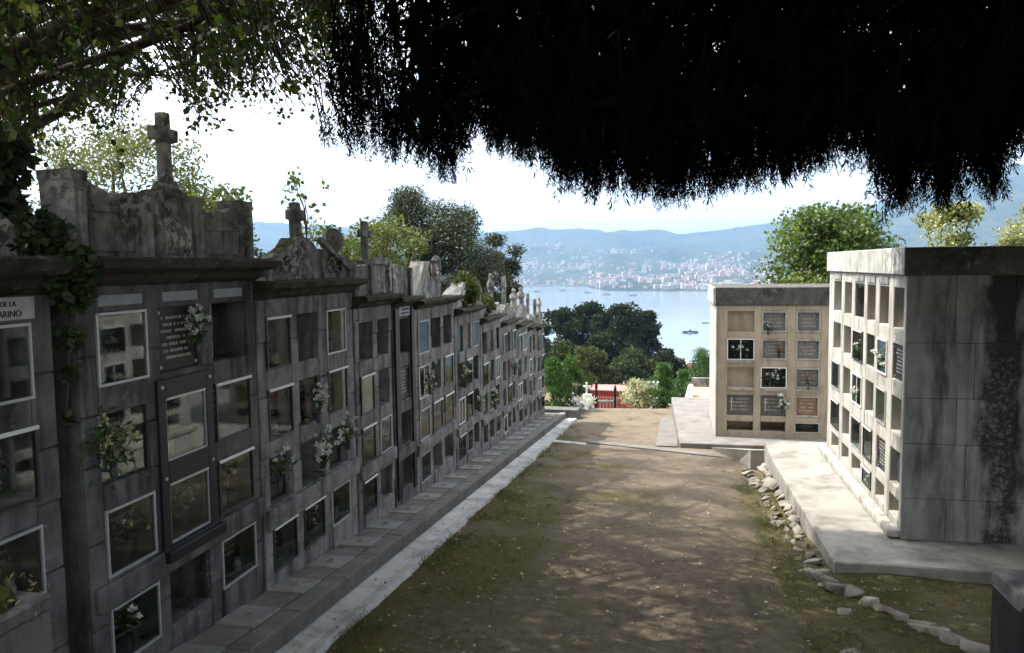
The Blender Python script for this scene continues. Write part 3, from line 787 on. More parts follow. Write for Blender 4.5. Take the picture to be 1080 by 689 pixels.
# end wall of large blocks, facing the camera: local +x end
mb = MB(); yj = [-.004,.62,1.0,1.75,2.35,3.62]
zj = [-.02,.55,1.30,1.92,2.66,3.555]
mb = MB()
for i in range(len(zj)-1):
    off = [.0,.45,.2,.6,.1][i]
    ys_ = [-.003,.55+off*.5,1.25+off*.6,2.1+off*.5,2.9+off*.3,3.6]
    for j in range(5): mb.box(5.153, 5.185, ys_[j]+.003, ys_[j+1]-.003, zj[i]+.003, zj[i+1]-.003)
mb.build('end_wall', M['wall_block'], b, bevel=.003)
mb = MB(); mb.box(-.05, 5.199, -.05, 3.66, H+.003, H+.37)
mb.build('roof_slab', M['cap'], b, bevel=.012)
mb = MB(); mb.box(5.203, 5.23, -.046, 3.655, H+.006, H+.366); mb.build('roof_fascia', M['cap_dark'], b, bevel=.006)
for (x0,x1) in ((.42,1.11),(2.17,2.84),(3.03,3.56),(3.78,4.31)):
    MB().box(x0, x1, -.012, -.002, 3.42, 3.52).build('tablet', M['grey_stone'], b)
mb = MB(); mb.box(-.0, 5.15, -.16, -.003, -.02, .10); mb.build('plinth', M['conc_pale'], b, bevel=.02)

# ---- block facing the camera beyond it
zb = -4.51; X0 = 1.20
def rx(v_): return v_-X0
cols = [(rx(1.45),rx(2.11)),(rx(2.29),rx(2.91)),(rx(3.13),rx(3.72)),(rx(3.94),rx(4.55))]
rows = [(a-zb,c-zb) for a,c in ((-1.78,-1.24),(-2.49,-1.96),(-3.21,-2.69),(-3.95,-3.41),(-4.35,-4.10))]
kinds = [['tanshallow','plate','plate','tan'],['white','plate','plate','tan'],['tanshallow','white','plate','tan'],['plate2','plate2','redplate','tan'],['tan','tan','alu','tan']]
b = niche_block('tan niche block facing the viewer with four rows of framed plaques', (X0, 20.9, zb), 0, 3.6, 3.42, cols, rows, kinds, 3.0, 'conc_tan', .4, [], 21, 0, 'pale concrete niche blocks on the right')
mb = MB(); mb.box(-.05,3.65,-.05,3.05,3.423,3.88); mb.build('roof_slab', M['cap_dark'], b, bevel=.015)
mb = MB(); mb.box(-.05,-.004,-.06,3.0,.02,3.40); mb.build('side_wall', M['conc_pale'], b, bevel=.015)
mb = MB(); mb.box(-.12,-.054,-.055,3.045,3.43,3.875); mb.build('side_fascia', M['cap'], b, bevel=.01)
for c in range(3):
    for zz in (rows[1][0],rows[2][0]):
        if random.random() < .8: MB().box(cols[c][0]-.02, cols[c][1]+.02, -.04, -.002, zz-.07, zz-.02).build('sill', M['conc_pale'], b)
TAN = b; TAN_COLS, TAN_ROWS = cols, rows
# ---- grey roofed block behind the long one
b = niche_block('low grey-roofed niche block just showing above the long block roof at right edge', (10.6, 22.5, -4.0), ROT_R, 4.2, 3.9, cols_for(4.2,4), [(2.9,3.5),(2.1,2.7),(1.3,1.9),(.5,1.1)], [['tan']*4]*4, 3.6, 'conc_pale', 1.2, [], 22, 1, 'pale concrete niche blocks on the right')
mb = MB(); mb.box(-.2,4.4,-.3,3.8,3.903,4.9); mb.build('roof_slab', M['grey_stone'], b, bevel=.02)

# ------------------------------------------------------------------ flowers on the niches
def bouquet(loc, rz, s, petal, label, n=12, vase=True, leafy=1., group='flower bunches on the niches'):
    b = empty('flower_bouquet', loc, rz, label, 'flowers', group)
    c = np.stack([rng.normal(0,.085,n)*s, -np.abs(rng.normal(.07,.04,n))*s, rng.normal(.17,.075,n)*s+.02], 1)
    V = []
    for q in c:
        m_ = 22; d = unit(rng.normal(size=(m_,3))+np.array([0,-.4,.2])); P = np.repeat(q[None], m_, 0) + rng.normal(0,.008*s,(m_,3))
        V.append(leaves(P, .034*s*rng.uniform(.6,1.2,m_), .7, d*2.0, .8))
    V = np.concatenate(V); quadmesh('blossoms', V, rng.random(len(V)), petal, b)
    m_ = int(70*leafy); P = np.stack([rng.normal(0,.09,m_)*s, -np.abs(rng.normal(.05,.03,m_))*s, rng.normal(.11,.08,m_)*s], 1)
    V = leaves(P, .08*s, .3); quadmesh('leaves', V, rng.random(m_), M['greens'], b)
    mb = MB()
    for q in c: mb.tube([(0,-.05*s,-.04*s), tuple(q*.5+np.array([0,-.03,0])*s), tuple(q)], .003, 4)
    mb.build('stems', M['greens'], b)
    if vase:
        mb = MB(); mb.lathe([(.022,-.13),(.03,-.09),(.026,-.03),(.034,0)], (0,-.05*s,0), 10); mb.box(-.01,.01,-.03*s,.06,-.08,-.06)
        mb.build('vase', M['granite2'], b)
    return b
def on_left(key, xl, zl, yl=-.02):
    b, W, H, Z, rows, zb = LB[key]; return (XW - yl, b.location.y + xl, zb + zl)
RW = LB['m1'][4]
bouquet(on_left('m1',1.36,RW[0][0]+.22,.02), ROT_L, 1.0, M['petal_w'], 'whitish flowers in a vase on the dark top-row plaque below the tall cross', 16)
bouquet(on_left('m1',.19,RW[1][0]+.18), ROT_L, 1.15, M['petal_y'], 'green leafy bunch hanging at second-row left opening under the tall-cross parapet', 9, True, 2.2)
bouquet(on_left('m1',.47,RW[2][0]+.17,.09), ROT_L, .8, M['petal_y'], 'dim yellowish bunch behind glass, third-row left opening of the tall-cross block', 8)
bouquet(on_left('m1',1.18,RW[2][0]+.19,.09), ROT_L, .8, M['petal_w'], 'dim pale bunch behind glass inside the lower black granite surround', 7)
bouquet(on_left('m1',1.90,RW[2][0]+.18,.09), ROT_L, .7, M['petal_p'], 'small pinkish bunch behind glass, third-row right opening of the tall-cross block', 6)
bouquet(on_left('m1',.38,RW[3][0]+.14,.09), ROT_L, .95, M['petal_w'], 'white lilies behind glass in the lowest left opening of the tall-cross block', 6)
RW = LB['m2'][4]
bouquet(on_left('m2',1.16,RW[1][0]+.12), ROT_L, .95, M['petal_w'], 'white artificial spray in second-row middle opening of the scroll-pediment block', 14)
bouquet(on_left('m2',1.22,RW[2][0]+.16), ROT_L, 1.2, M['petal_w'], 'largest white cluster, in third-row middle opening of the scroll-pediment block', 26)
bouquet(on_left('m2',.36,RW[2][0]+.26,.06), ROT_L, 1.0, M['petal_w'], 'three white roses on ribbed black plaque, left opening below the scroll pediment', 7)
bouquet(on_left('m2',2.0,RW[2][0]+.30), ROT_L, .9, M['petal_w'], 'white bunch beside ribbed black plaque in the right column below the stone ball', 8)
bouquet(on_left('m2',1.12,RW[3][0]+.16,.09), ROT_L, .9, M['petal_p'], 'dim flowers behind glass in bottom middle opening of the scroll-pediment block', 8)
RW = LB['m0'][4]
bouquet(on_left('m0',1.72,RW[1][0]+.14,.09), ROT_L, 1.1, M['petal_r'], 'reddish dry flowers behind glass in the second opening at the left edge', 9)
for k, xl, r, lab in (('m4',.55,1,'white flowers in second-row left opening below the leaning gable stone'),('m5',.4,1,'small white bunch on the plant-topped niche block'),
                      ('m5',1.5,2,'white bunch low on the right column of the plant-topped block'),('m6',1.0,2,'white bunch mid-height on the two-pinnacle block'),
                      ('m7',1.3,1,'bright white bunch on the block with one plain dark cross')):
    bouquet(on_left(k, xl, LB[k][4][r][0]+.15), ROT_L, 1.1, M['petal_w'], lab, 10)
def on_right(xl, zl, yl=.08): return (3.08+yl, 16.46-xl, -3.755+zl)
bouquet(on_right(4.05,2.16), ROT_R, 1.0, M['petal_w'], 'large white bunch in the second row near the corner of the long pale block', 16)
bouquet(on_right(2.5,2.16), ROT_R, 1.0, M['petal_w'], 'white bunch in second-row third opening of the long pale block', 9)
bouquet(on_right(2.45,1.42), ROT_R, .9, M['petal_w'], 'round white bunch in third-row third opening of the long pale block', 14)
bouquet(on_right(3.3,.26), ROT_R, .7, M['petal_w'], 'pinkish white bunch in the bottom row of the long pale block', 9)
def on_tan(c, r, dx, dz, yl=-.03): return (X0+TAN_COLS[c][0]+dx, 20.9+yl, -4.51+TAN_ROWS[r][0]+dz)
bouquet(on_tan(1,3,.5,.22), 0, 1.3, M['petal_w'], 'white bunch at right side of dark plaque, fourth row of the tan block', 14)
bouquet(on_tan(2,2,.3,.10), 0, 1.0, M['petal_r'], 'red flowers in third-row right opening of the tan block', 10)
bouquet(on_tan(1,1,.45,.12,.09), 0, .9, M['petal_r'], 'dull red bunch in the second-row middle opening of the tan block', 9)
bouquet(on_tan(1,2,.3,.10,.09), 0, 1.2, M['petal_w'], 'grey white bunch in white-framed third-row middle opening of the tan block', 14)
bouquet(on_tan(0,1,.3,.08,.09), 0, 1.1, M['petal_w'], 'white bunch in white-framed second-row left opening of the tan block', 9)
bouquet(on_tan(0,0,1.0,.06,.04), 0, .8, M['petal_w'], 'small white bunch at lower left of top-row middle opening, tan block', 6)

# ------------------------------------------------------------------ pillars by the terrace steps
def pillar(loc, sx, sy, h, label, mat):
    p = empty('stone_pillar', loc, 0, label, 'pillar', 'dark pillars by the terrace steps')
    MB().box(-sx/2,sx/2,-sy/2,sy/2,-.2,h-.08).build('shaft', M[mat], p, bevel=.01)
    MB().box(-sx/2-.004,sx/2+.004,-sy/2-.004,sy/2+.004,h-.078,h).build('cap', M['old_stone'], p, bevel=.012)
    return p
pillar((1.78,4.18,Gz(1.78,4.18)-.1), 0.30, .34, -1.58-Gz(1.78,4.18)+.1, 'short dark stone pillar with grey cap in the bottom right corner', 'granite')
pl = pillar((-3.12,2.86,Gz(-3.1,2.86)-.1), .5, .5, -1.52-Gz(-3.1,2.86)+.1, 'mossy dark stone pillar carrying a small plant in the bottom left corner', 'wall_block0')
pt = empty('potted_plant', (-3.12,2.86,-1.52), 0, 'small reddish green succulent clump on the mossy bottom-left pillar', 'plant')
n = 420; P = np.stack([rng.normal(0,.12,n), rng.normal(0,.12,n), np.abs(rng.normal(0,.03,n))+.01], 1)
quadmesh('foliage', leaves(P, .04, .35, np.array([[0,0,1.0]])), rng.random(n), leafmat('succulent_leaves', (.08,.10,.02), (.20,.12,.08), None, .2), pt)
MB().lathe([(.20,0),(.22,.02),(.2,.05),(.05,.06)], (0,0,0), 12).build('moss_cushion', plain('moss', (.045,.05,.012), .95, .1, 0, .4, 30, .8), pt)

# ------------------------------------------------------------------ rubble along the slab edge
def rock(loc, sx, sy, sz, seed, label, rot=0):
    rr = random.Random(seed*7+1); bm = bmesh.new()
    for i in range(16):
        p = Vector((rr.uniform(-1,1), rr.uniform(-1,1), rr.uniform(-1,1))); m_ = max(abs(p.x),abs(p.y),abs(p.z)); p = p/m_
        bm.verts.new((p.x*sx*rr.uniform(.7,1), p.y*sy*rr.uniform(.7,1), p.z*sz*rr.uniform(.75,1)))
    r_ = bmesh.ops.convex_hull(bm, input=bm.verts[:])
    bmesh.ops.delete(bm, geom=[v_ for v_ in bm.verts if not v_.link_faces], context='VERTS')
    bmesh.ops.bevel(bm, geom=bm.edges[:], offset=min(sx,sy,sz)*.12, segments=1, affect='EDGES')
    me = bpy.data.meshes.new('rubble_stone'); bm.to_mesh(me); bm.free(); me.materials.append(M['rubble'])
    o = bpy.data.objects.new('rubble_stone', me); COL.objects.link(o); o.location = loc; o.rotation_euler = (random.uniform(-.2,.2),random.uniform(-.15,.1)+.15,rot)
    return tag(o, label, 'stone', 'rubble stones below the slab edge')
for i in range(40):
    y = 10.35+i*.172+random.uniform(-.06,.06); t = i/39; row = i % 2
    x = 1.90 - .17*row + random.uniform(-.05,.05) - .10*t*row; z = Pz(x,y) + (-.045 + .22*t*(1-row*.6)) - .02*row
    o = rock((x,y,z), random.uniform(.07,.15), random.uniform(.07,.17), random.uniform(.03,.05), i, 'pale broken stone in the rubble line between sandy path and concrete slab', random.uniform(-.5,.5))
    o.rotation_euler = (random.uniform(-.35,.35), -random.uniform(.15,.75)*(1 if t > .15 else .4), random.uniform(-.5,.5))
for i in range(11):
    t = i/10; x = 1.75+1.15*t+random.uniform(-.05,.05); y = 10.0-2.0*t+random.uniform(-.05,.05)
    rock((x,y,Gz(x,y)-.01), random.uniform(.10,.2), random.uniform(.09,.15), random.uniform(.05,.08), 70+i, 'grey stone in the broken diagonal edging between slab corner and pillar', random.uniform(-.9,-.3))
for i in range(12):
    x = random.uniform(1.5,3.4); y = random.uniform(6.2,9.8)
    s_ = random.uniform(.05,.11)
    rock((x,y,Gz(x,y)-.025), s_*1.4, s_, s_*.4, 90+i, 'small mossy stone half sunk in the soil near the bottom-right pillar', random.uniform(0,3))

# fallen leaves
n = 620
px_ = rng.uniform(-2.9,1.7,n); py_ = 4.5 + rng.beta(1.1,2.6,n)*17; side = rng.random(n) < .25
px_[side] = -3.1 + rng.normal(0,.12,side.sum())
P = np.array([(a,c,Pz(a,c)+(.05 if a < -2.88 else .02)) for a,c in zip(px_,py_)])
ax = rng.normal(size=(n,3)); ax[:,2] *= .15; ax = unit(ax); bx_ = unit(np.cross(ax, np.array([0,0,1.])+rng.normal(0,.25,(n,3)))); sz = rng.uniform(.025,.06,n)[:,None]
V = np.stack([P, P+ax*sz*.5+bx_*sz*.35, P+ax*sz+np.array([0,0,.008]), P+ax*sz*.5-bx_*sz*.35], 1)
o = quadmesh('fallen_leaves', V, rng.random(n), M['leaf_fall']); tag(o, 'small pale fallen leaves scattered over the mossy path', 'leaves', None, 'stuff')

# loose gravel and tufts of grass
n = 5200; gx = rng.uniform(-2.9,3.6,n); gy = 4.3 + rng.beta(1.0,2.2,n)*20
keep = (gx < 1.9) | (gy < 10.1); gx, gy = gx[keep], gy[keep]; n = len(gx)
gv = []; gf = []; oct_ = np.array([(1,0,0),(0,1,0),(-1,0,0),(0,-1,0),(0,0,1)])
for i in range(n):
    r_ = .007+.024*random.random()**3; zb_ = (Pz(gx[i],gy[i])-.004 if gx[i] < 1.7 else Gz(gx[i],gy[i])-.01); k = len(gv)
    for q in oct_: gv.append((gx[i]+q[0]*r_*random.uniform(.7,1.3), gy[i]+q[1]*r_*random.uniform(.7,1.3), zb_+q[2]*r_*.8))
    gf += [(k,k+1,k+4),(k+1,k+2,k+4),(k+2,k+3,k+4),(k+3,k,k+4)]
me = bpy.data.meshes.new('gravel'); me.from_pydata(gv, [], gf); me.update(); me.materials.append(stone('gravel', (.30,.26,.20), (.13,.11,.09), (.05,.045,.04), .5, None, None, 9., False, .9))
o = bpy.data.objects.new('gravel', me); COL.objects.link(o); tag(o, 'loose gravel lying on the sandy path', 'gravel', None, 'stuff')
TP = []
for i in range(2400):
    if i < 330 or 900 <= i < 1400: x, y = 1.3+.5*rng.random()+rng.normal(0,.15), rng.uniform(5,17)
    elif i < 620: x, y = rng.uniform(1.6,3.6), rng.uniform(6,10.2)
    else: x, y = -2.98+abs(rng.normal(0,.18 if i < 1700 else .6)), rng.uniform(5,24 if i < 1700 else 14)
    if x > 1.9 and y > 10.2: continue
    q = mn.noise(Vector((x*1.5,y*1.5,2)))
    if q < -.05: continue
    z = Pz(x,y) if x < 1.7 else Gz(x,y)-.02
    k = 9; TP.append(np.stack([x+rng.normal(0,.03,k), y+rng.normal(0,.03,k), np.full(k,z)],1))
TP = np.concatenate(TP); V = leaves(TP, rng.uniform(.03,.085,len(TP)), .10, np.array([[0,0,1.6]]))
o = quadmesh('grass', V, rng.random(len(V)), leafmat('grass_blades', (.05,.065,.015), (.12,.125,.04), (.24,.21,.09), .2, .6, .85)); tag(o, 'short grass tufts along the path edges', 'grass', None, 'stuff')

# ------------------------------------------------------------------ vegetation
def ivy(name, label, pts, rads, n, mat, size=.07, cat='ivy', stem=True):
    e = empty(name, tuple(pts[0]), 0, label, cat); base = np.array(pts[0])
    V = []
    for p, r in zip(pts, rads):
        m_ = int(n*r*r/sum(q*q for q in rads)); d = unit(rng.normal(size=(m_,3)))*np.array([.6,1,1])
        P = np.array(p) + d*r*(rng.random((m_,1))**.5) - base
        V.append(leaves(P, size*rng.uniform(.6,1.3,m_), .8, np.array([[.5,0,-.3]])))
    V = np.concatenate(V); quadmesh('foliage', V, rng.random(len(V)), mat, e)
    if stem:
        mb = MB(); mb.tube([tuple(np.array(p)-base) for p in pts], .015, 5); mb.build('stem', M['twig'], e)
    return e
ivy('ivy', 'dark ivy hanging over the cornice end left of the tall-cross block',
    [(-4.05,4.60,-1.0),(-4.0,4.60,-.7),(-3.98,4.60,-.45),(-3.9,4.56,-.15),(-3.85,4.5,.0),(-4.0,4.4,.2)],
    [.03,.05,.07,.13,.2,.22], 1700, M['ivy'])
ivy('ivy', 'dark ivy mass covering the roof and parapet of the left-edge block',
    [(-4.6,4.55,.2),(-4.4,4.45,.45),(-4.3,4.2,.3),(-4.25,3.9,.45),(-4.3,4.5,.75),(-4.9,4.3,.9),(-5.3,4.0,1.2),(-4.7,3.7,.8)], [.2,.25,.25,.25,.18,.35,.5,.35], 9000, M['ivy'], .08)
ivy('weed', 'small green weed sprouting in the notch of the tall-cross parapet', [(-4.15,5.24,.20),(-4.12,5.24,.36),(-4.1,5.24,.44)], [.05,.09,.07], 260, M['greens'], .06, 'weed')
ivy('weed', 'straggly weeds growing over the pale stones of the plant-topped block', [(-4.1,15.2,-.75),(-4.1,15.3,-.4),(-4.0,15.6,-.5),(-4.1,15.0,-.45),(-4.1,16.2,-.6)], [.15,.3,.28,.25,.2], 1500, M['leaf_olive'], .09, 'weed')
ivy('weed', 'dull weeds on the roof of the two-pinnacle block', [(-4.1,17.0,-1.1),(-4.05,17.2,-.85),(-4.1,17.6,-.9)], [.12,.22,.2], 700, M['leaf_olive'], .09, 'weed')

def limb_path(a, b, sag=.1, n=7, wob=.08):
    a, b = np.array(a,float), np.array(b,float); L = np.linalg.norm(b-a); out = []
    off = rng.normal(0,1,3)
    for i in range(n):
        t = i/(n-1); p = a*(1-t)+b*t
        p = p + np.array([math.sin(t*5+off[0]),math.sin(t*4+off[1]),math.sin(t*6+off[2])])*wob*L*t*(1-t)*2
        p[2] += sag*L*4*t*(1-t)
        out.append(p)
    return out
def tree(name, label, base, top, crown_r, crown_z, mat, n, leaf, cat='tree', group=None, clumps=26, asp=.6, trunk_r=.16, shape='round', limbs=9, gapy=.55, axis=None):
    """tapered trunk, limbs to the clumps, leaves spread through each clump"""
    e = empty(name, base, 0, label, cat, group); B = np.array(base,float)
    T = np.array([0,0,top-base[2]]); cz0 = crown_z - base[2]
    C = []; Rr = []
    for i in range(clumps):
        t = rng.random(); h = cz0 + (T[2]-cz0)*t
        if shape == 'round': w_ = crown_r*math.sqrt(max(.05, 1-(2*t-1)**2*.92))
        elif shape == 'cone': w_ = crown_r*(1-t)**.8 + .05*crown_r
        else: w_ = crown_r*(.55+.45*math.sin(math.pi*min(1,t*1.15)))*(1-t**4*.7)
        a = rng.uniform(0,2*math.pi); rr = w_*math.sqrt(rng.uniform(.1,1))
        C.append((rr*math.cos(a), rr*math.sin(a), h)); Rr.append(crown_r*rng.uniform(.22,.42)*gapy/.55)
    C = np.array(C); C[:,2] = np.minimum(C[:,2], T[2]-.35*np.array(Rr))
    mb = MB(); mb.tube(limb_path((0,0,-.3),(0,0,cz0+(T[2]-cz0)*.7),0,8,.03), list(np.linspace(trunk_r,trunk_r*.3,8)), 8)
    for i in rng.permutation(clumps)[:limbs]:
        h0 = rng.uniform(.6,1.)*cz0 + .25*(C[i][2]-cz0) if cz0 > 0 else C[i][2]*.5
        mb.tube(limb_path((0,0,max(.1,min(h0,C[i][2]-.1))), C[i], .05, 6), list(np.linspace(trunk_r*.45,trunk_r*.08,6)), 6)
    mb.build('trunk', M['bark'], e, smooth=True)
    V = []; tint = []; k = n//clumps
    for c, r in zip(C, Rr):
        d = unit(rng.normal(size=(k,3))); P = c + d*r*(rng.random((k,1))**.45)*np.array([1.15,1.15,.85])
        V.append(leaves(P, leaf*rng.uniform(.6,1.25,k), asp, axis)); tint.append(np.clip(rng.normal(.45,.25,k)+rng.normal(0,.18),0,1))
    quadmesh('crown', np.concatenate(V), np.concatenate(tint), mat, e)
    return e
GB = 'trees behind the left row of niches'
def gb(x, y): return Pz(-3,y) - .3
tree('poplar', 'pale grey-green feathery tree left of the tall cross', (-14,18,-4), 3.6, 2.1, .3, M['leaf_pale'], 13000, .12, 'tree', GB, 34, .5, .12)
tree('broadleaf_tree', 'olive green tree just right of the tall cross, behind the parapet', (-10.2,17.4,-4), 1.75, 1.5, -.8, M['leaf_olive'], 8000, .13, 'tree', GB, 22)
tree('sapling', 'thin sapling with sparse leaves rising above the stump cross', (-8.0,16.5,-4), 2.25, .55, .9, M['leaf_olive'], 110, .13, 'tree', GB, 14, .7, .03, 'round', 10)
tree('broadleaf_tree', 'low yellow-green tree behind the stone ball finial', (-10.4,23,-4.5), 1.3, 1.7, -.8, M['leaf_olive'], 4200, .14, 'tree', GB, 24)
tree('broadleaf_tree', 'light olive bushy tree between stump cross and pine', (-9.2,24.5,-4.5), 1.6, 1.6, -.7, M['leaf_olive'], 4200, .14, 'tree', GB, 24)
tree('pine_tree', 'taller pine with a ragged pointed top behind the left row', (-16.3,48,-9), 4.8, 2.6, -4.5, M['leaf_pine'], 30000, .24, 'pine', GB, 80, .28, .22, 'tall')
tree('pine_tree', 'dark rounded pine at the right end of the trees behind the left row', (-13.5,48,-9), 3.6, 2.8, -5., M['leaf_pine'], 52000, .24, 'pine', GB, 120, .28, .22, 'round')
tree('broadleaf_tree', 'yellow-green bushy tree in front of the taller pine', (-16.0,42,-8), 2.4, 2.0, -2., M['leaf_olive'], 5000, .2, 'tree', GB, 26)
tree('pine_tree', 'small dark tree at the foot of the rounded pine, nearest the bay', (-11.2,52,-9), 1.9, 1.5, -4., M['leaf_pine'], 10000, .28, 'pine', GB, 22, .28, .14)
tree('broadleaf_tree', 'leafy green tree rising behind the tan block', (5.55,30,-5.6), 1.75, 2.15, -1.8, M['leaf_broad'], 19000, .165, 'tree', None, 80, .7, .15, 'round', 14)
tree('broadleaf_tree', 'yellowing tree above the stained end wall, left of the pair', (8.6,27,-5.3), 1.6, 1.35, -1.8, M['leaf_yell'], 6500, .12, 'tree', 'yellowing trees behind the long block', 26)
tree('broadleaf_tree', 'yellowing tree at the right edge above the long block roof', (11.3,27,-5.3), 1.7, 1.3, -1.8, M['leaf_yell'], 6500, .12, 'tree', 'yellowing trees behind the long block', 26)
# dark grove beyond the end of the path
def at(px, Y):
    a = math.atan((px-540)/FPX) - yaw; return Y*math.tan(a)
GR = 'trees of the grove beyond the path end'
grove = [('dark_tree',590,322,56,135,'grove','dark tree at left of the grove, against the niche row end'),('dark_tree',622,316,56,138,'grove','tall dark tree with lumpy crown, left of the grove centre'),
 ('dark_tree',652,314,52,132,'grove','tallest dark tree at the centre of the grove'),('dark_tree',678,326,46,140,'grove','dark tree on the right shoulder of the grove'),
 ('dark_tree',702,366,40,120,'grove','low dark tree at the right end of the grove, by the water'),('dark_tree',640,345,60,112,'grove','dark tree in front of the grove centre'),
 ('light_tree',598,352,52,78,'grove2','greyer green tree behind the bright left shrubs'),('light_tree',668,362,56,98,'grove2','dull green tree low at the grove foot, above the red roof'),
 ('light_tree',625,362,44,86,'grove2','olive tree in the grove above the tombs'),('dark_tree',752,372,50,105,'grove','dark low tree between the thuja shrubs and the tan block'),
 ('dark_tree',685,372,44,100,'grove','dark tree above the silvery bush'),('dark_tree',560,335,50,150,'grove','dark tree largely behind the far niche blocks')]
for nm,px,top,wd,Y,mt,lab in grove:
    x = at(px,Y); d = Y*math.cos(yaw) - x*math.sin(yaw)*-1 if False else Y*math.cos(yaw)+(-x)*math.sin(yaw)
    hz = 280-(px-540)*.012; zt = (hz-top)/FPX*d; r = wd/2/FPX*d; zg = Gz(x,Y)
    tree(nm, lab, (x,Y,zg), zt-.9*(wd/50), r*.92, max(zg+1.0, zt-r*2.6), M['leaf_'+mt], 11000, .0036*d, 'tree', GR, 48, .75, .3, 'round', 6, .5)
# shrubs at the path end
SH = 'bright shrubs at the end of the path'
def shrub(px, top, wd, Y, label, mat='leaf_thuja', n=8000, nm='thuja_shrub', leaf=.075, shape='tall', grp=SH):
    x = at(px,Y); d = Y*math.cos(yaw)-x*math.sin(yaw); hz = 280-(px-540)*.012; zt = (hz-top)/FPX*d; r = wd/2/FPX*d; zg = Gz(x,Y)
    return tree(nm, label, (x,Y,zg-.05), zt, r*1.05, zg+.15, M[mat], n, leaf, 'shrub', grp, 60, .5, .05, shape, 5, .55, np.array([[0,0,.8]]))
shrub(583,380,34,27.6,'bright green bush against the end of the left niche row')
shrub(600,376,28,28.6,'taller bright green pointed shrub beside the tombs')
shrub(612,368,24,36,'dark olive shrub behind the tombs at the path end','leaf_olive')
shrub(700,386,32,31,'rounded green conifer shrub right of the silvery bush')
shrub(722,392,24,34,'green conifer shrub nearest the white wedge kerb')
shrub(742,370,40,36,'large green shrub beside the tan block corner')
shrub(672,403,36,31.0,'silvery pale flowering bush in front of the red roof','leaf_silver',2600,'flowering_bush',.10,'round',None)

# ---- path end: gate posts, tombs, red-roofed shed, wedge kerb
def thing_at(px, Y, dz=0): x = at(px,Y); return (x, Y, Gz(x,Y)+dz)
for px,lab,h in ((649,'dark iron gate post in front of the red shed, at the path end',1.05),(629,'thin grey gate post beside the tombs',1.25)):
    l_ = thing_at(px,30.2,-.1); e = empty('gate_post', l_, 0, lab, 'gate post')
    MB().box(-.05,.05,-.05,.05,0,h).build('shaft', M['iron'], e, bevel=.01)
    MB().lathe([(.07,0),(.07,.03),(.03,.05),(.05,.09),(.0,.14)], (0,0,h), 10).build('finial', M['iron'], e)
l_ = thing_at(640,30.6,-.05); e = empty('low_railing', l_, R(4), 'low pale railing between the gate posts at the path end', 'railing')
mb = MB()
for zz in (.18,.5): mb.box(-.42,.42,-.02,.02,zz,zz+.05)
mb.build('rail', M['gutter'], e)
for i in range(7): MB().box(-.40+.13*i,-.375+.13*i,-.012,.012,.05,.62).build('baluster', M['gutter'], e)
for px,Y,lab,h in ((608,28.4,'white stone tomb with cross left of the gate posts',1.05),(619,29.6,'grey tomb with leaning cross beside the thin gate post',1.0)):
    l_ = thing_at(px,Y,-.1); e = empty('tomb', l_, R(8), lab, 'tomb', 'tombs at the end of the path')
    MB().box(-.28,.28,-.5,.5,0,.32).build('base', M['grey_stone'], e, bevel=.02)
    MB().box(-.2,.2,.25,.42,.322,.75).build('headstone', M['white'], e, bevel=.02)
    mb = MB(); cross(mb, 0, .335, .752, h-.55, .3, .07, .55); mb.build('cross', M['white'], e, bevel=.008)
    MB().lathe([(.06,.322),(.08,.4),(.05,.5),(.07,.54)], (.1,-.3,0), 10).build('vase', M['marble'], e)
    n = 160; P = np.stack([rng.normal(.05,.14,n), rng.normal(-.3,.14,n), rng.normal(.62,.08,n)],1)
    quadmesh('flowers', leaves(P,.07,.8), rng.random(n), M['petal_w'], e)
l_ = thing_at(690,33,-.1); e = empty('white_pillar', l_, 0, 'white pillar behind the silvery bush', 'pillar')
MB().box(-.17,.17,-.17,.17,0,1.35).build('shaft', M['white'], e, bevel=.015); MB().box(-.21,.21,-.21,.21,1.352,1.45).build('cap', M['white'], e, bevel=.015)
e = empty('plot_kerb', (.45,28.0,Gz(.45,28)), 0, 'white wedge-shaped kerb round a sandy plot beside the tan block', 'kerb')
mb = MB(); mb.hexa([(-.15,-.3,-.3),(.35,-.45,-.3),(.35,.3,-.3),(-.15,.3,-.3),(.2,-.1,1.0),(.35,-.1,1.0),(.35,.3,1.0),(.2,.3,1.0)]); mb.build('wedge', M['white'], e, bevel=.02)
MB().box(.37,2.6,-.3,2.2,-.3,.62).build('bed', M['grass_dry'], e); MB().box(.36,2.62,2.21,2.4,-.3,.95).build('rim', M['grey_stone'], e)
# shed with red sheeting
x = at(655,50); zg = Gz(x,50)
e = empty('red_shed', (x,50,zg), R(-3), 'long low shed with red roof and red wall bands below the grove', 'shed')
zt = -7.75-zg
MB().box(-2.0,2.0,0,1.1,0,zt-.32).build('wall', M['red'], e)
mb = MB(); mb.hexa([(-2.2,-.25,zt-.31),(2.2,-.25,zt-.31),(2.2,1.2,zt-.17),(-2.2,1.2,zt-.17),(-2.2,-.25,zt-.25),(2.2,-.25,zt-.25),(2.2,1.2,zt-.11),(-2.2,1.2,zt-.11)])
for i in range(22): mb.hexa([(-2.18+.192*i,-.24,zt-.25),(-2.10+.192*i,-.24,zt-.25),(-2.10+.192*i,1.19,zt-.11),(-2.18+.192*i,1.19,zt-.11),(-2.16+.192*i,-.24,zt-.22),(-2.12+.192*i,-.24,zt-.22),(-2.12+.192*i,1.19,zt-.08),(-2.16+.192*i,1.19,zt-.08)])
mb.build('roof', M['pink'], e)
MB().box(-2.02,2.02,-.03,-.004,zt-.78,zt-.70).build('rail', M['pink'], e)
MB().box(-2.02,2.02,-.03,-.004,zt-1.10,zt-1.04).build('rail', M['grey_stone'], e)
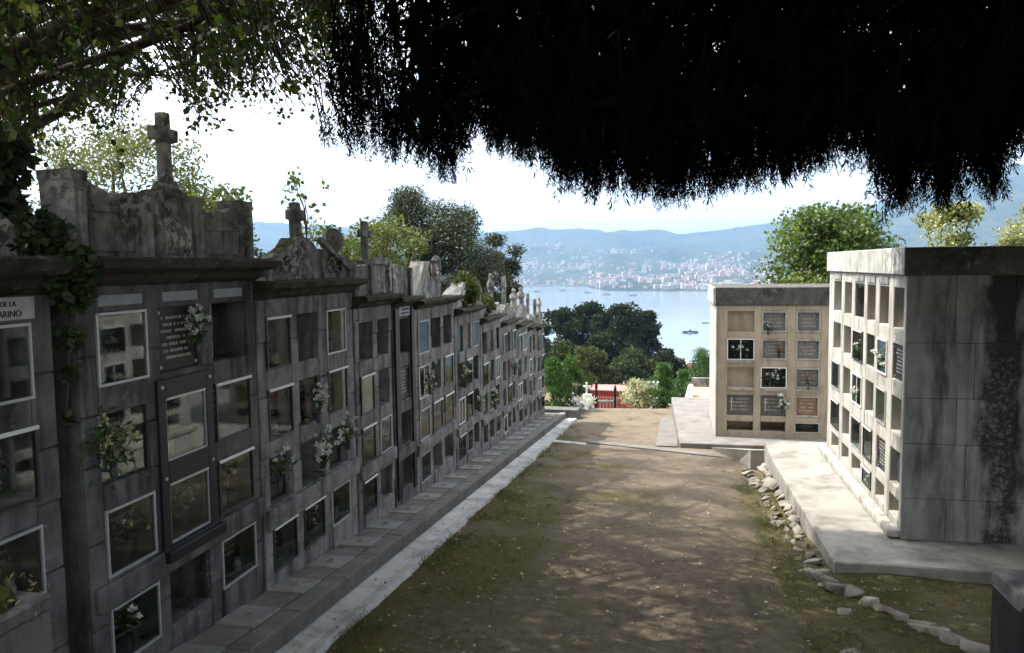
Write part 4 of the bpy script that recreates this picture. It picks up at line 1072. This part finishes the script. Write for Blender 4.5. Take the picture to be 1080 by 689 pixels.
# pale house among trees near the water
x = at(728,150); zg = Gz(x,150); e = empty('house', (x,150,zg), .3, 'small white house among dark trees below the bay, left of the tan block', 'house')
MB().box(-3,3,0,6,0,7).build('wall', M['white'], e); MB().prism([(-3.3,7.002),(3.3,7.002),(0,8.6)], -.3, 6.3).build('roof', M['pink'], e)
for i in (-1.5,1.2): MB().box(i-.5,i+.5,-.05,-.004,4,5.4).build('window', M['granite'], e)

# ------------------------------------------------------------------ overhanging tree, upper left, plus unseen limbs added to shade the path
e = empty('overhanging_tree', (-8.2,4.2,-3.4), 0, 'broad-leaved tree whose leafy boughs fill the upper left sky', 'tree'); B = np.array(e.location)
prof_x = [-400,0,35,60,80,100,128,140,152,170,182,196,205,215,232,248,262,285,310,330,345,420]
prof_y = [215,200,190,150,128,136,158,135,92, 84, 98,172,165,150,152,110,115,128,118,135,160,120]
mb = MB(); wood = MB()
wood.tube(limb_path((0,0,-.3),(.4,.8,4.6),0,9,.03), list(np.linspace(.26,.17,9)), 10)
limbs = []
ends = [(-7.4,9.6,2.6),(-6.2,10.5,3.6),(-4.6,11.0,4.2),(-3.4,10.4,4.4),(-2.6,9.6,4.8),(-5.4,7.0,2.75),(-4.6,5.6,2.6),(-3.4,6.8,3.4),(-3.0,5.0,3.6),(-8.4,11.8,3.2),(-6.9,12.2,4.4),(-5.4,12.6,5.2),(-3.7,12.0,5.6),(-5.8,4.4,4.6),(-4.2,3.2,4.8),(-7.0,8.0,6.2),(-4.6,8.6,6.4),(-9.5,7.5,4.),(-10,4.5,4.5),(-6,2.4,5.5),(-2.4,7.8,6.0),(-9.0,9.8,2.4),(-3.2,4.2,2.9),(-7.2,14.5,6.4),(-8.2,17.5,7.6),(-6.4,16.0,7.4),(-9.0,20.0,8.6),(-7.0,18.8,8.4),(-6.0,13.2,6.8),(-9.2,13.5,6.6),(-10.2,16.5,8.2),(-4.0,6.2,6.4),(-2.2,5.4,5.0),(-5.2,9.8,5.2),(-6.6,6.2,3.2),(-7.6,7.4,2.6)]  # the far, high ends lie out of view, added for shade on the path
for q in ends:
    s0 = np.array([.2+.3*rng.random(), .5+.5*rng.random(), rng.uniform(2.8,4.6)])
    lp = limb_path(s0, np.array(q)-B, .06, 10, .07); limbs.append(lp)
    wood.tube(lp, list(np.linspace(.085,.018,10)), 7)
LP = np.concatenate([np.array(l)[2:] for l in limbs]) + B
tw = []; LV = []
cand = np.concatenate([np.stack([rng.uniform(-10.5,-1.9,17000), rng.uniform(2.6,12.6,17000), rng.uniform(1.0,6.8,17000)],1), np.stack([rng.uniform(-11,-5.2,6000), rng.uniform(12,20.5,6000), rng.uniform(5.5,9.4,6000)],1)])  # second batch: twigs for the added out-of-view limbs
dens_noise = np.array([mn.noise(Vector(tuple(c*.8))) + .55*mn.noise(Vector(tuple(c*2.3+5))) for c in cand])
for c, dn in zip(cand, dens_noise):
    d2 = ((LP-c)**2).sum(1); i = d2.argmin(); dd = math.sqrt(d2[i])
    if dd > 1.5 or dn < .0: continue
    a = LP[i]
    u_ = unit(c-a+np.array([0,0,-.15])); L = dd*.5 + rng.uniform(.25,.6)
    tip = a + u_*(dd+.25); tip[2] -= .2
    P = np.array(limb_path(a, tip, .05, 7, .12))
    px, py = proj(P); lim = np.interp(px, prof_x, prof_y) + rng.normal(0,7)
    infr = (P@_f > .3) & (px < 1200)
    if np.any(infr & ((py > lim) | (px > 440+rng.normal(0,25)))): continue
    tw.append(P)
    k = rng.integers(12,20); t = rng.random(k)**.8; idx = t*5.99; i0 = idx.astype(int); fr = (idx-i0)[:,None]
    Q = P[i0]*(1-fr) + P[np.minimum(i0+1,6)]*fr + rng.normal(0,.04,(k,3))
    LV.append(leaves(Q-B, .074*rng.uniform(.55,1.2,k), .85, np.array([[0,0,-.7]])))
print('twigs', len(tw))
tb = MB()
for P in tw: tb.tube([tuple(p-B) for p in P[::2]], [.011,.009,.006,.003], 4, False)
wood.v += []; off = len(wood.v)
tr = wood.build('trunk', M['bark'], e, smooth=True); tb.build('twigs', M['twig'], e)
LV = np.concatenate(LV)
quadmesh('crown', LV, rng.random(len(LV)), M['leaf_near'], e)

# ------------------------------------------------------------------ overhanging conifer
e = empty('overhanging_conifer', (4.4,2.4,-3.3), 0, 'black backlit conifer whose drooping boughs cover the top of the view', 'conifer tree'); B = np.array(e.location)
cpx = [322,335,352,372,400,430,455,478,492,503,512,522,545,560,575,590,615,640,665,692,720,750,770,800,830,850,870,885,895,905,925,945,962,975,990,1003,1015,1035,1048,1060,1075,1085,1150,1500]
cpy = [95,140,165,150,158,162,170,192,150,128,150,152,165,152,170,190,193,196,200,207,200,198,198,190,186,178,172,160,150,172,176,222,205,190,212,214,180,190,205,175,150,145,145,140]
wood = MB(); wood.tube(limb_path((0,0,-.4),(0,.2,11),0,10,.01), list(np.linspace(.34,.06,10)), 10)
limbs = []
for i in range(44):
    a = R(rng.uniform(15,185)); L = rng.uniform(4.5,9.0); z0 = rng.uniform(4.6,9.0)
    q = np.array([math.cos(a)*L, math.sin(a)*L*.85+.6, z0 + rng.uniform(-1.2,.2)])
    q[2] = max(q[2], 5.0)
    lp = limb_path((0,.1,z0), q, .03, 10, .06); px, py = proj(np.array(lp)+B); lim = np.interp(px, cpx, cpy)
    vis = ((np.array(lp)+B)@_f > .3)
    if np.any(vis & ((py > lim-40) | ((px < 345) & (py > -20)))): continue
    limbs.append(lp); wood.tube(lp, list(np.linspace(.09,.015,10)), 6)
wood.build('trunk', plain('dark_conifer_bark', (.010,.008,.006), .95, .1, 0, .35, 9, .8), e, smooth=True)  # bark colour blackened to match the backlit crown
ST = MB()
def lim_at(px, y): return np.interp(px, cpx, cpy) + 20*mn.noise(Vector((px*.036, y*.5, 0))) + 8*mn.noise(Vector((px*.11, y*1.3, 4)))
def fronds(p0, axis, L, wid):
    """one drooping branchlet: side fronds on both sides of a stem, each a row of paired needles, shrinking to the tip"""
    axis = unit(axis); side = unit(np.cross(axis, rng.normal(size=3))); up_ = np.cross(axis, side)
    m_ = max(6, int(L*32)); out = []
    for i in range(m_):
        t = (i+rng.random())/m_; b_ = p0 + axis*L*t + np.array([0,0,-.12])*L*t*t
        fl = wid*(1-t)**.7*rng.uniform(.6,1.15) + .03
        ph = rng.normal(0,.5) + (0 if i % 2 else math.pi)
        d = unit(axis*rng.uniform(.75,1.1) + (side*math.cos(ph) + up_*math.sin(ph))*.62 + np.array([0,0,-.35]))
        k = max(6, int(fl*150)); u = (np.arange(k)+rng.random(k))[:,None]/k
        P = b_ + d*fl*u + np.array([0,0,-.25])*fl*u*u
        nd = unit(d + rng.normal(0,.42,(k,3)))
        out.append(leaves(P, (.030+.028*rng.random(k))*(1.15-.5*u[:,0]), .19, nd*3, .6))
    return np.concatenate(out)
V = []
n_st = 5200; cnt = 0
x_ = rng.uniform(-3.4,6.0,n_st); y_ = rng.uniform(4.6,11.8,n_st); zt_ = rng.uniform(.5,3.2,n_st)
for x, y, z0 in zip(x_, y_, zt_):
    p0 = np.array([x,y,z0])
    if p0@_f < .5: continue
    px, py = proj(p0); px = float(px); py = float(py); lim = lim_at(px, y); dpt = float(p0@_f)
    if px > 1250 or py < -130 or (px < 330+rng.exponential(24) and py > -90): continue
    room = (lim-py)/FPX*dpt
    if room < .2: continue
    edge = room < 1.0
    if not edge and rng.random() < .7: continue
    L = min(rng.uniform(.45,.95), room*rng.uniform(.88,1.02))
    lean = np.array([.35*mn.noise(Vector((x*.9,y*.9,0)))+rng.normal(0,.13), .35*mn.noise(Vector((x*.9,y*.9,9)))+rng.normal(0,.13), -1.])
    if px - 326 < 60 and lean[0] < 0: lean[0] *= -1
    V.append(fronds(p0-B, lean, L, rng.uniform(.10,.20))); cnt += 1
    ST.tube([tuple(p0-B-np.array([lean[0],lean[1],-1])*.2), tuple(p0-B), tuple(p0-B+unit(lean)*L*.8)], [.008,.006,.002], 4, False)
V = np.concatenate(V); print('sprays', cnt, len(V))
# upper mass closing the crown; its unseen part is enlarged to deepen the shade below
m_ = 420000; Q = np.stack([rng.uniform(-3.6,10.5,m_), rng.uniform(-1.5,12.0,m_), .8+8*rng.beta(.75,1.7,m_)],1)
qx, qy = proj(Q); infr = (Q@_f > .3) & (qy > -70) & (qx < 1300)
keep = np.where(infr, (qx > 346+rng.exponential(62,len(qx))) & (qy < np.interp(qx,cpx,cpy)) & (Q@_f > 4.6), (Q@_f < .25) | (qx > 1300) | (qy < -70-330/np.maximum(Q@_f,.6))); Q, qx, qy, infr = Q[keep], qx[keep], qy[keep], infr[keep]
nn = np.array([mn.noise(Vector(tuple(q*.9))) for q in Q])
lim = np.array([lim_at(a_, q[1]) for a_, q in zip(qx, Q)]) - 14 - 12*rng.random(len(Q))
okq = (nn > -.36) & ((Q[:,1] > 4.4) | (Q[:,2] > 3.0)) & (~infr | (qy < lim)); edge = infr & ((qy > lim-45) | (qx < 430)); Q = Q[okq]; edge = edge[okq]
V2 = leaves(Q-B, np.where(edge, rng.uniform(.05,.12,len(Q)), np.where(Q[:,1] > 4, rng.uniform(.10,.26,len(Q)), rng.uniform(.16,.30,len(Q)))), .26, np.array([[0,0,-1.3]]))
V = np.concatenate([V,V2]); quadmesh('foliage', V, rng.random(len(V)), M['conifer'], e); ST.build('twigs', plain('dark_twig', (.004,.0035,.003), .95, 0, 0, .3, 12), e)  # twig colour blackened like the backlit needles

# ------------------------------------------------------------------ bay, hills, town
SEA = -85.
def watermat():
    m, nt, out = new_mat('bay_water'); N = NT(nt)
    p = N.pos((1,.35,1)); h = N.math('ADD', N.noise(.10, 5, .6, p), N.noise(.02, 4, .6, p))
    col = N.mix(N.ramp(N.noise(.0016, 5, .6, N.pos((.35,2.,1))), .4, .65), (.07,.10,.115), (.11,.14,.155))
    N.l(N.bsdf(col, .14, N.bump(h, .16, .5), .5), out.inputs[0]); return m
mb = MB(); mb.v = [(-14000,560,SEA),(14000,560,SEA),(14000,9000,SEA),(-14000,9000,SEA)]; mb.f = [(0,1,2,3)]
tag(mb.build('water', watermat()), kind='structure')

def hillmat():
    m, nt, out = new_mat('hill_woods'); N = NT(nt); p = N.pos()
    c = N.mix(N.ramp(N.noise(.004, 8, .65, p), .38, .62), (.022,.034,.015), (.06,.068,.036))
    c = N.mix(N.ramp(N.noise(.02, 6, .7, p), .52, .66, 0., .8), c, (.012,.02,.01))
    h = N.noise(.03, 7, .7, p)
    N.l(N.bsdf(c, .95, N.bump(h, 1., 18.), .1), out.inputs[0]); return m
tx = [-60,-45,-30,-20,-12.8,-7,-3,0,4,8,12,14.5,17,20,24,30,45,60]         # azimuth, degrees
te = [330,320,300,270,255,250,205,215,255,300,330,400,470,525,560,600,640,600]  # crest height above the camera
tsx = [-60,-20,-13,-8,-6,-4.5,-3,0,4,8,14,20,60]
tsd = [3300,3300,3250,3150,3000,2550,2500,2480,2420,2400,2300,2100,2000]    # distance of the shore
def hill(az, r):
    sh = np.interp(az, tsx, tsd) + 70*mn.noise(Vector((az*.45,0,3))); top = np.interp(az, tx, te)
    R1 = 6000
    t = (r-sh)/(R1-sh)
    if t < 0: return SEA - 12*min(1,-t*30)
    z = SEA + 3 + (top-SEA)*(.42*t + .58*sm(t)**1.2) if t <= 1 else top - (r-R1)*.18
    x, y = r*math.sin(R(az)), r*math.cos(R(az)); am = min(1,t*2.2)
    z += am*(110*mn.fractal(Vector((x*.0009,y*.0009,1.)), .9, 2., 5) ) * (.4 if t > .85 else 1)
    return z
azs = [-62+.5*i for i in range(249)]; rs = [1900+100*i for i in range(47)]
v = []; f = []
for az in azs:
    for r in rs: v.append((r*math.sin(R(az)), r*math.cos(R(az)), hill(az,r)))
nr = len(rs)
for i in range(len(azs)-1):
    for j in range(nr-1): f.append((i*nr+j, i*nr+j+1, (i+1)*nr+j+1, (i+1)*nr+j))
me = bpy.data.meshes.new('hills'); me.from_pydata(v, [], f); me.update(); me.materials.append(hillmat())
for p_ in me.polygons: p_.use_smooth = True
o = bpy.data.objects.new('hills', me); COL.objects.link(o); tag(o, kind='structure')

hw = [plain('far_wall_white', (.42,.41,.39), .8, .2, 0, .05, 1), plain('far_wall_cream', (.38,.32,.26), .8, .2, 0, .05, 1)]
hr = [plain('far_roof_tile', (.42,.18,.11), .8, .2, 0, .1, 1), plain('far_roof_grey', (.40,.38,.36), .8, .2, 0, .1, 1)]
protos = []
for i,(wx,wy,hh) in enumerate(((13,10,8),(18,11,7),(11,11,13),(24,14,15))):
    mb = MB(); mb.box(-wx/2,wx/2,-wy/2,wy/2,-6,hh); nf = len(mb.f)
    mb.prism([(-wx/2-.8,hh+.02),(wx/2+.8,hh+.02),(wx/2-3,hh+3.2),(-wx/2+3,hh+3.2)] if i != 2 else [(-wx/2-.5,hh+.02),(wx/2+.5,hh+.02),(wx/2+.5,hh+.8),(-wx/2-.5,hh+.8)], -wy/2-.8, wy/2+.8)
    me = bpy.data.meshes.new('house'); me.from_pydata(mb.v, [], mb.f); me.update(); me.materials.append(hw[i % 2]); me.materials.append(hr[1 if i >= 2 else 0])
    for k, p_ in enumerate(me.polygons): p_.material_index = 0 if k < nf else 1
    protos.append(me)
HL = []; tries = 0
while len(HL) < 1250 and tries < 90000:
    tries += 1
    az = rng.uniform(-15,9.5); sh = np.interp(az, tsx, tsd) + 70*mn.noise(Vector((az*.45,0,3)))
    r = sh + 30 + rng.beta(.95,2.4)*2300
    x, y = r*math.sin(R(az)), r*math.cos(R(az))
    q = mn.noise(Vector((x*.0030,y*.0024,7))) + .5*mn.noise(Vector((x*.009,y*.008,3)))
    want = .02 + 1.0*max(0,q+.05)
    if r-sh < 300: want += .06 if az > -6 else .04
    if az < -9: want *= .75
    if rng.random() > want: continue
    z = hill(az, r)
    HL.append((r, x, y, z))
HL.sort()
for r,x,y,z in HL[:290]:
    o = bpy.data.objects.new('house', protos[rng.integers(0,4)]); COL.objects.link(o); o.location = (x,y,z); o.rotation_euler = (0,0,rng.uniform(-.6,.6)); s_ = rng.uniform(.5,.95); o.scale = (s_,s_,s_)
    tag(o, 'tiny pale house of the hazy town across the bay', 'house', 'houses of the town across the bay')
bmv = []; bmf = []; mi = []
for r,x,y,z in HL[290:]:
    k = rng.integers(0,4); me = protos[k]; a = rng.uniform(-.6,.6); s_ = rng.uniform(.5,.95); n0 = len(bmv)
    for v_ in me.vertices: bmv.append((x+s_*(v_.co.x*math.cos(a)-v_.co.y*math.sin(a)), y+s_*(v_.co.x*math.sin(a)+v_.co.y*math.cos(a)), z+s_*v_.co.z))
    for p_ in me.polygons: bmf.append(tuple(n0+i for i in p_.vertices)); mi.append((k%2) if p_.material_index == 0 else (3 if k >= 2 else 2))
me = bpy.data.meshes.new('town'); me.from_pydata(bmv, [], bmf); me.update()
for m_ in hw+hr: me.materials.append(m_)
me.polygons.foreach_set('material_index', mi)
o = bpy.data.objects.new('town', me); COL.objects.link(o); tag(o, 'farther pale houses scattered up the hazy hillside across the bay', 'houses', None, 'stuff')

# mussel rafts and boats on the bay
def onsea(px, py):
    dx, dy = (px-540)/FPX, (py-344.5)/FPX; d = _f + _r*dx - _u*dy; t = SEA/d[2]; return d*t
raft = None
for px,py,s_,lab in ((728,351,1.,'dark mussel raft alone on open water left of the tan block'),(744,341,.5,'small dark raft on the water beside the tan block edge'),
    (594,307,1.1,'pale moored craft on the bay left of the town'),(620,309,1.2,'low raft off the town shore, left of three'),(640,311,1.2,'low raft off the town shore, middle of three'),
    (668,312,1.2,'low raft off the town shore, right of three'),(566,308,1.1,'moored craft nearest the niche row on the bay'),(552,303,1.2,'moored craft far left on the bright water')):
    p = onsea(px,py); e = empty('mussel_raft', (p[0],p[1],SEA), rng.uniform(-.2,.2), lab, 'raft', 'mussel rafts and craft on the bay')
    if raft is None:
        mb = MB()
        for i in range(12): mb.box(-9+1.55*i,-8.6+1.55*i,-7,7,.7,1.1)
        for i in range(4): mb.box(-9.2,9.2,-6+4*i-.3,-6+4*i+.3,1.12,1.6)
        rd = mb.build('deck', M['iron'], e); mb = MB()
        for x in (-6,6):
            for y in (-5,5): mb.tube([(x-2.5,y,.25),(x-2,y,.25),(x+2,y,.25),(x+2.5,y,.25)], [.3,.9,.9,.3], 8)
        rf = mb.build('float', M['granite2'], e); mb = MB(); mb.box(-1.2,1.2,-1,1,1.602,3.6); rc = mb.build('hut', M['backing'], e); raft = (rd,rf,rc)
    else:
        for q in raft: c = q.copy(); COL.objects.link(c); c.parent = e
    e.scale = (s_,s_,s_)
# breakwater
p = onsea(575,302)
mb = MB(); mb.box(-190,120,-14,14,-6,4); o = mb.build('breakwater', M['rubble']); o.location = (p[0],p[1],SEA); tag(o, kind='structure')

# ------------------------------------------------------------------ air
m, nt, out = new_mat('haze_air'); N = NT(nt); pv = nt.nodes.new('ShaderNodeVolumePrincipled')
pv.inputs['Color'].default_value = (.36,.61,1.0,1); pv.inputs['Density'].default_value = 1.15e-4; pv.inputs['Anisotropy'].default_value = .2
nt.links.new(pv.outputs[0], out.inputs['Volume'])
mb = MB(); mb.box(-6600,6600,-300,6600,-100,760); o = mb.build('haze', m); tag(o, 'thin blue sea haze over the bay and hills', 'haze', None, 'stuff')
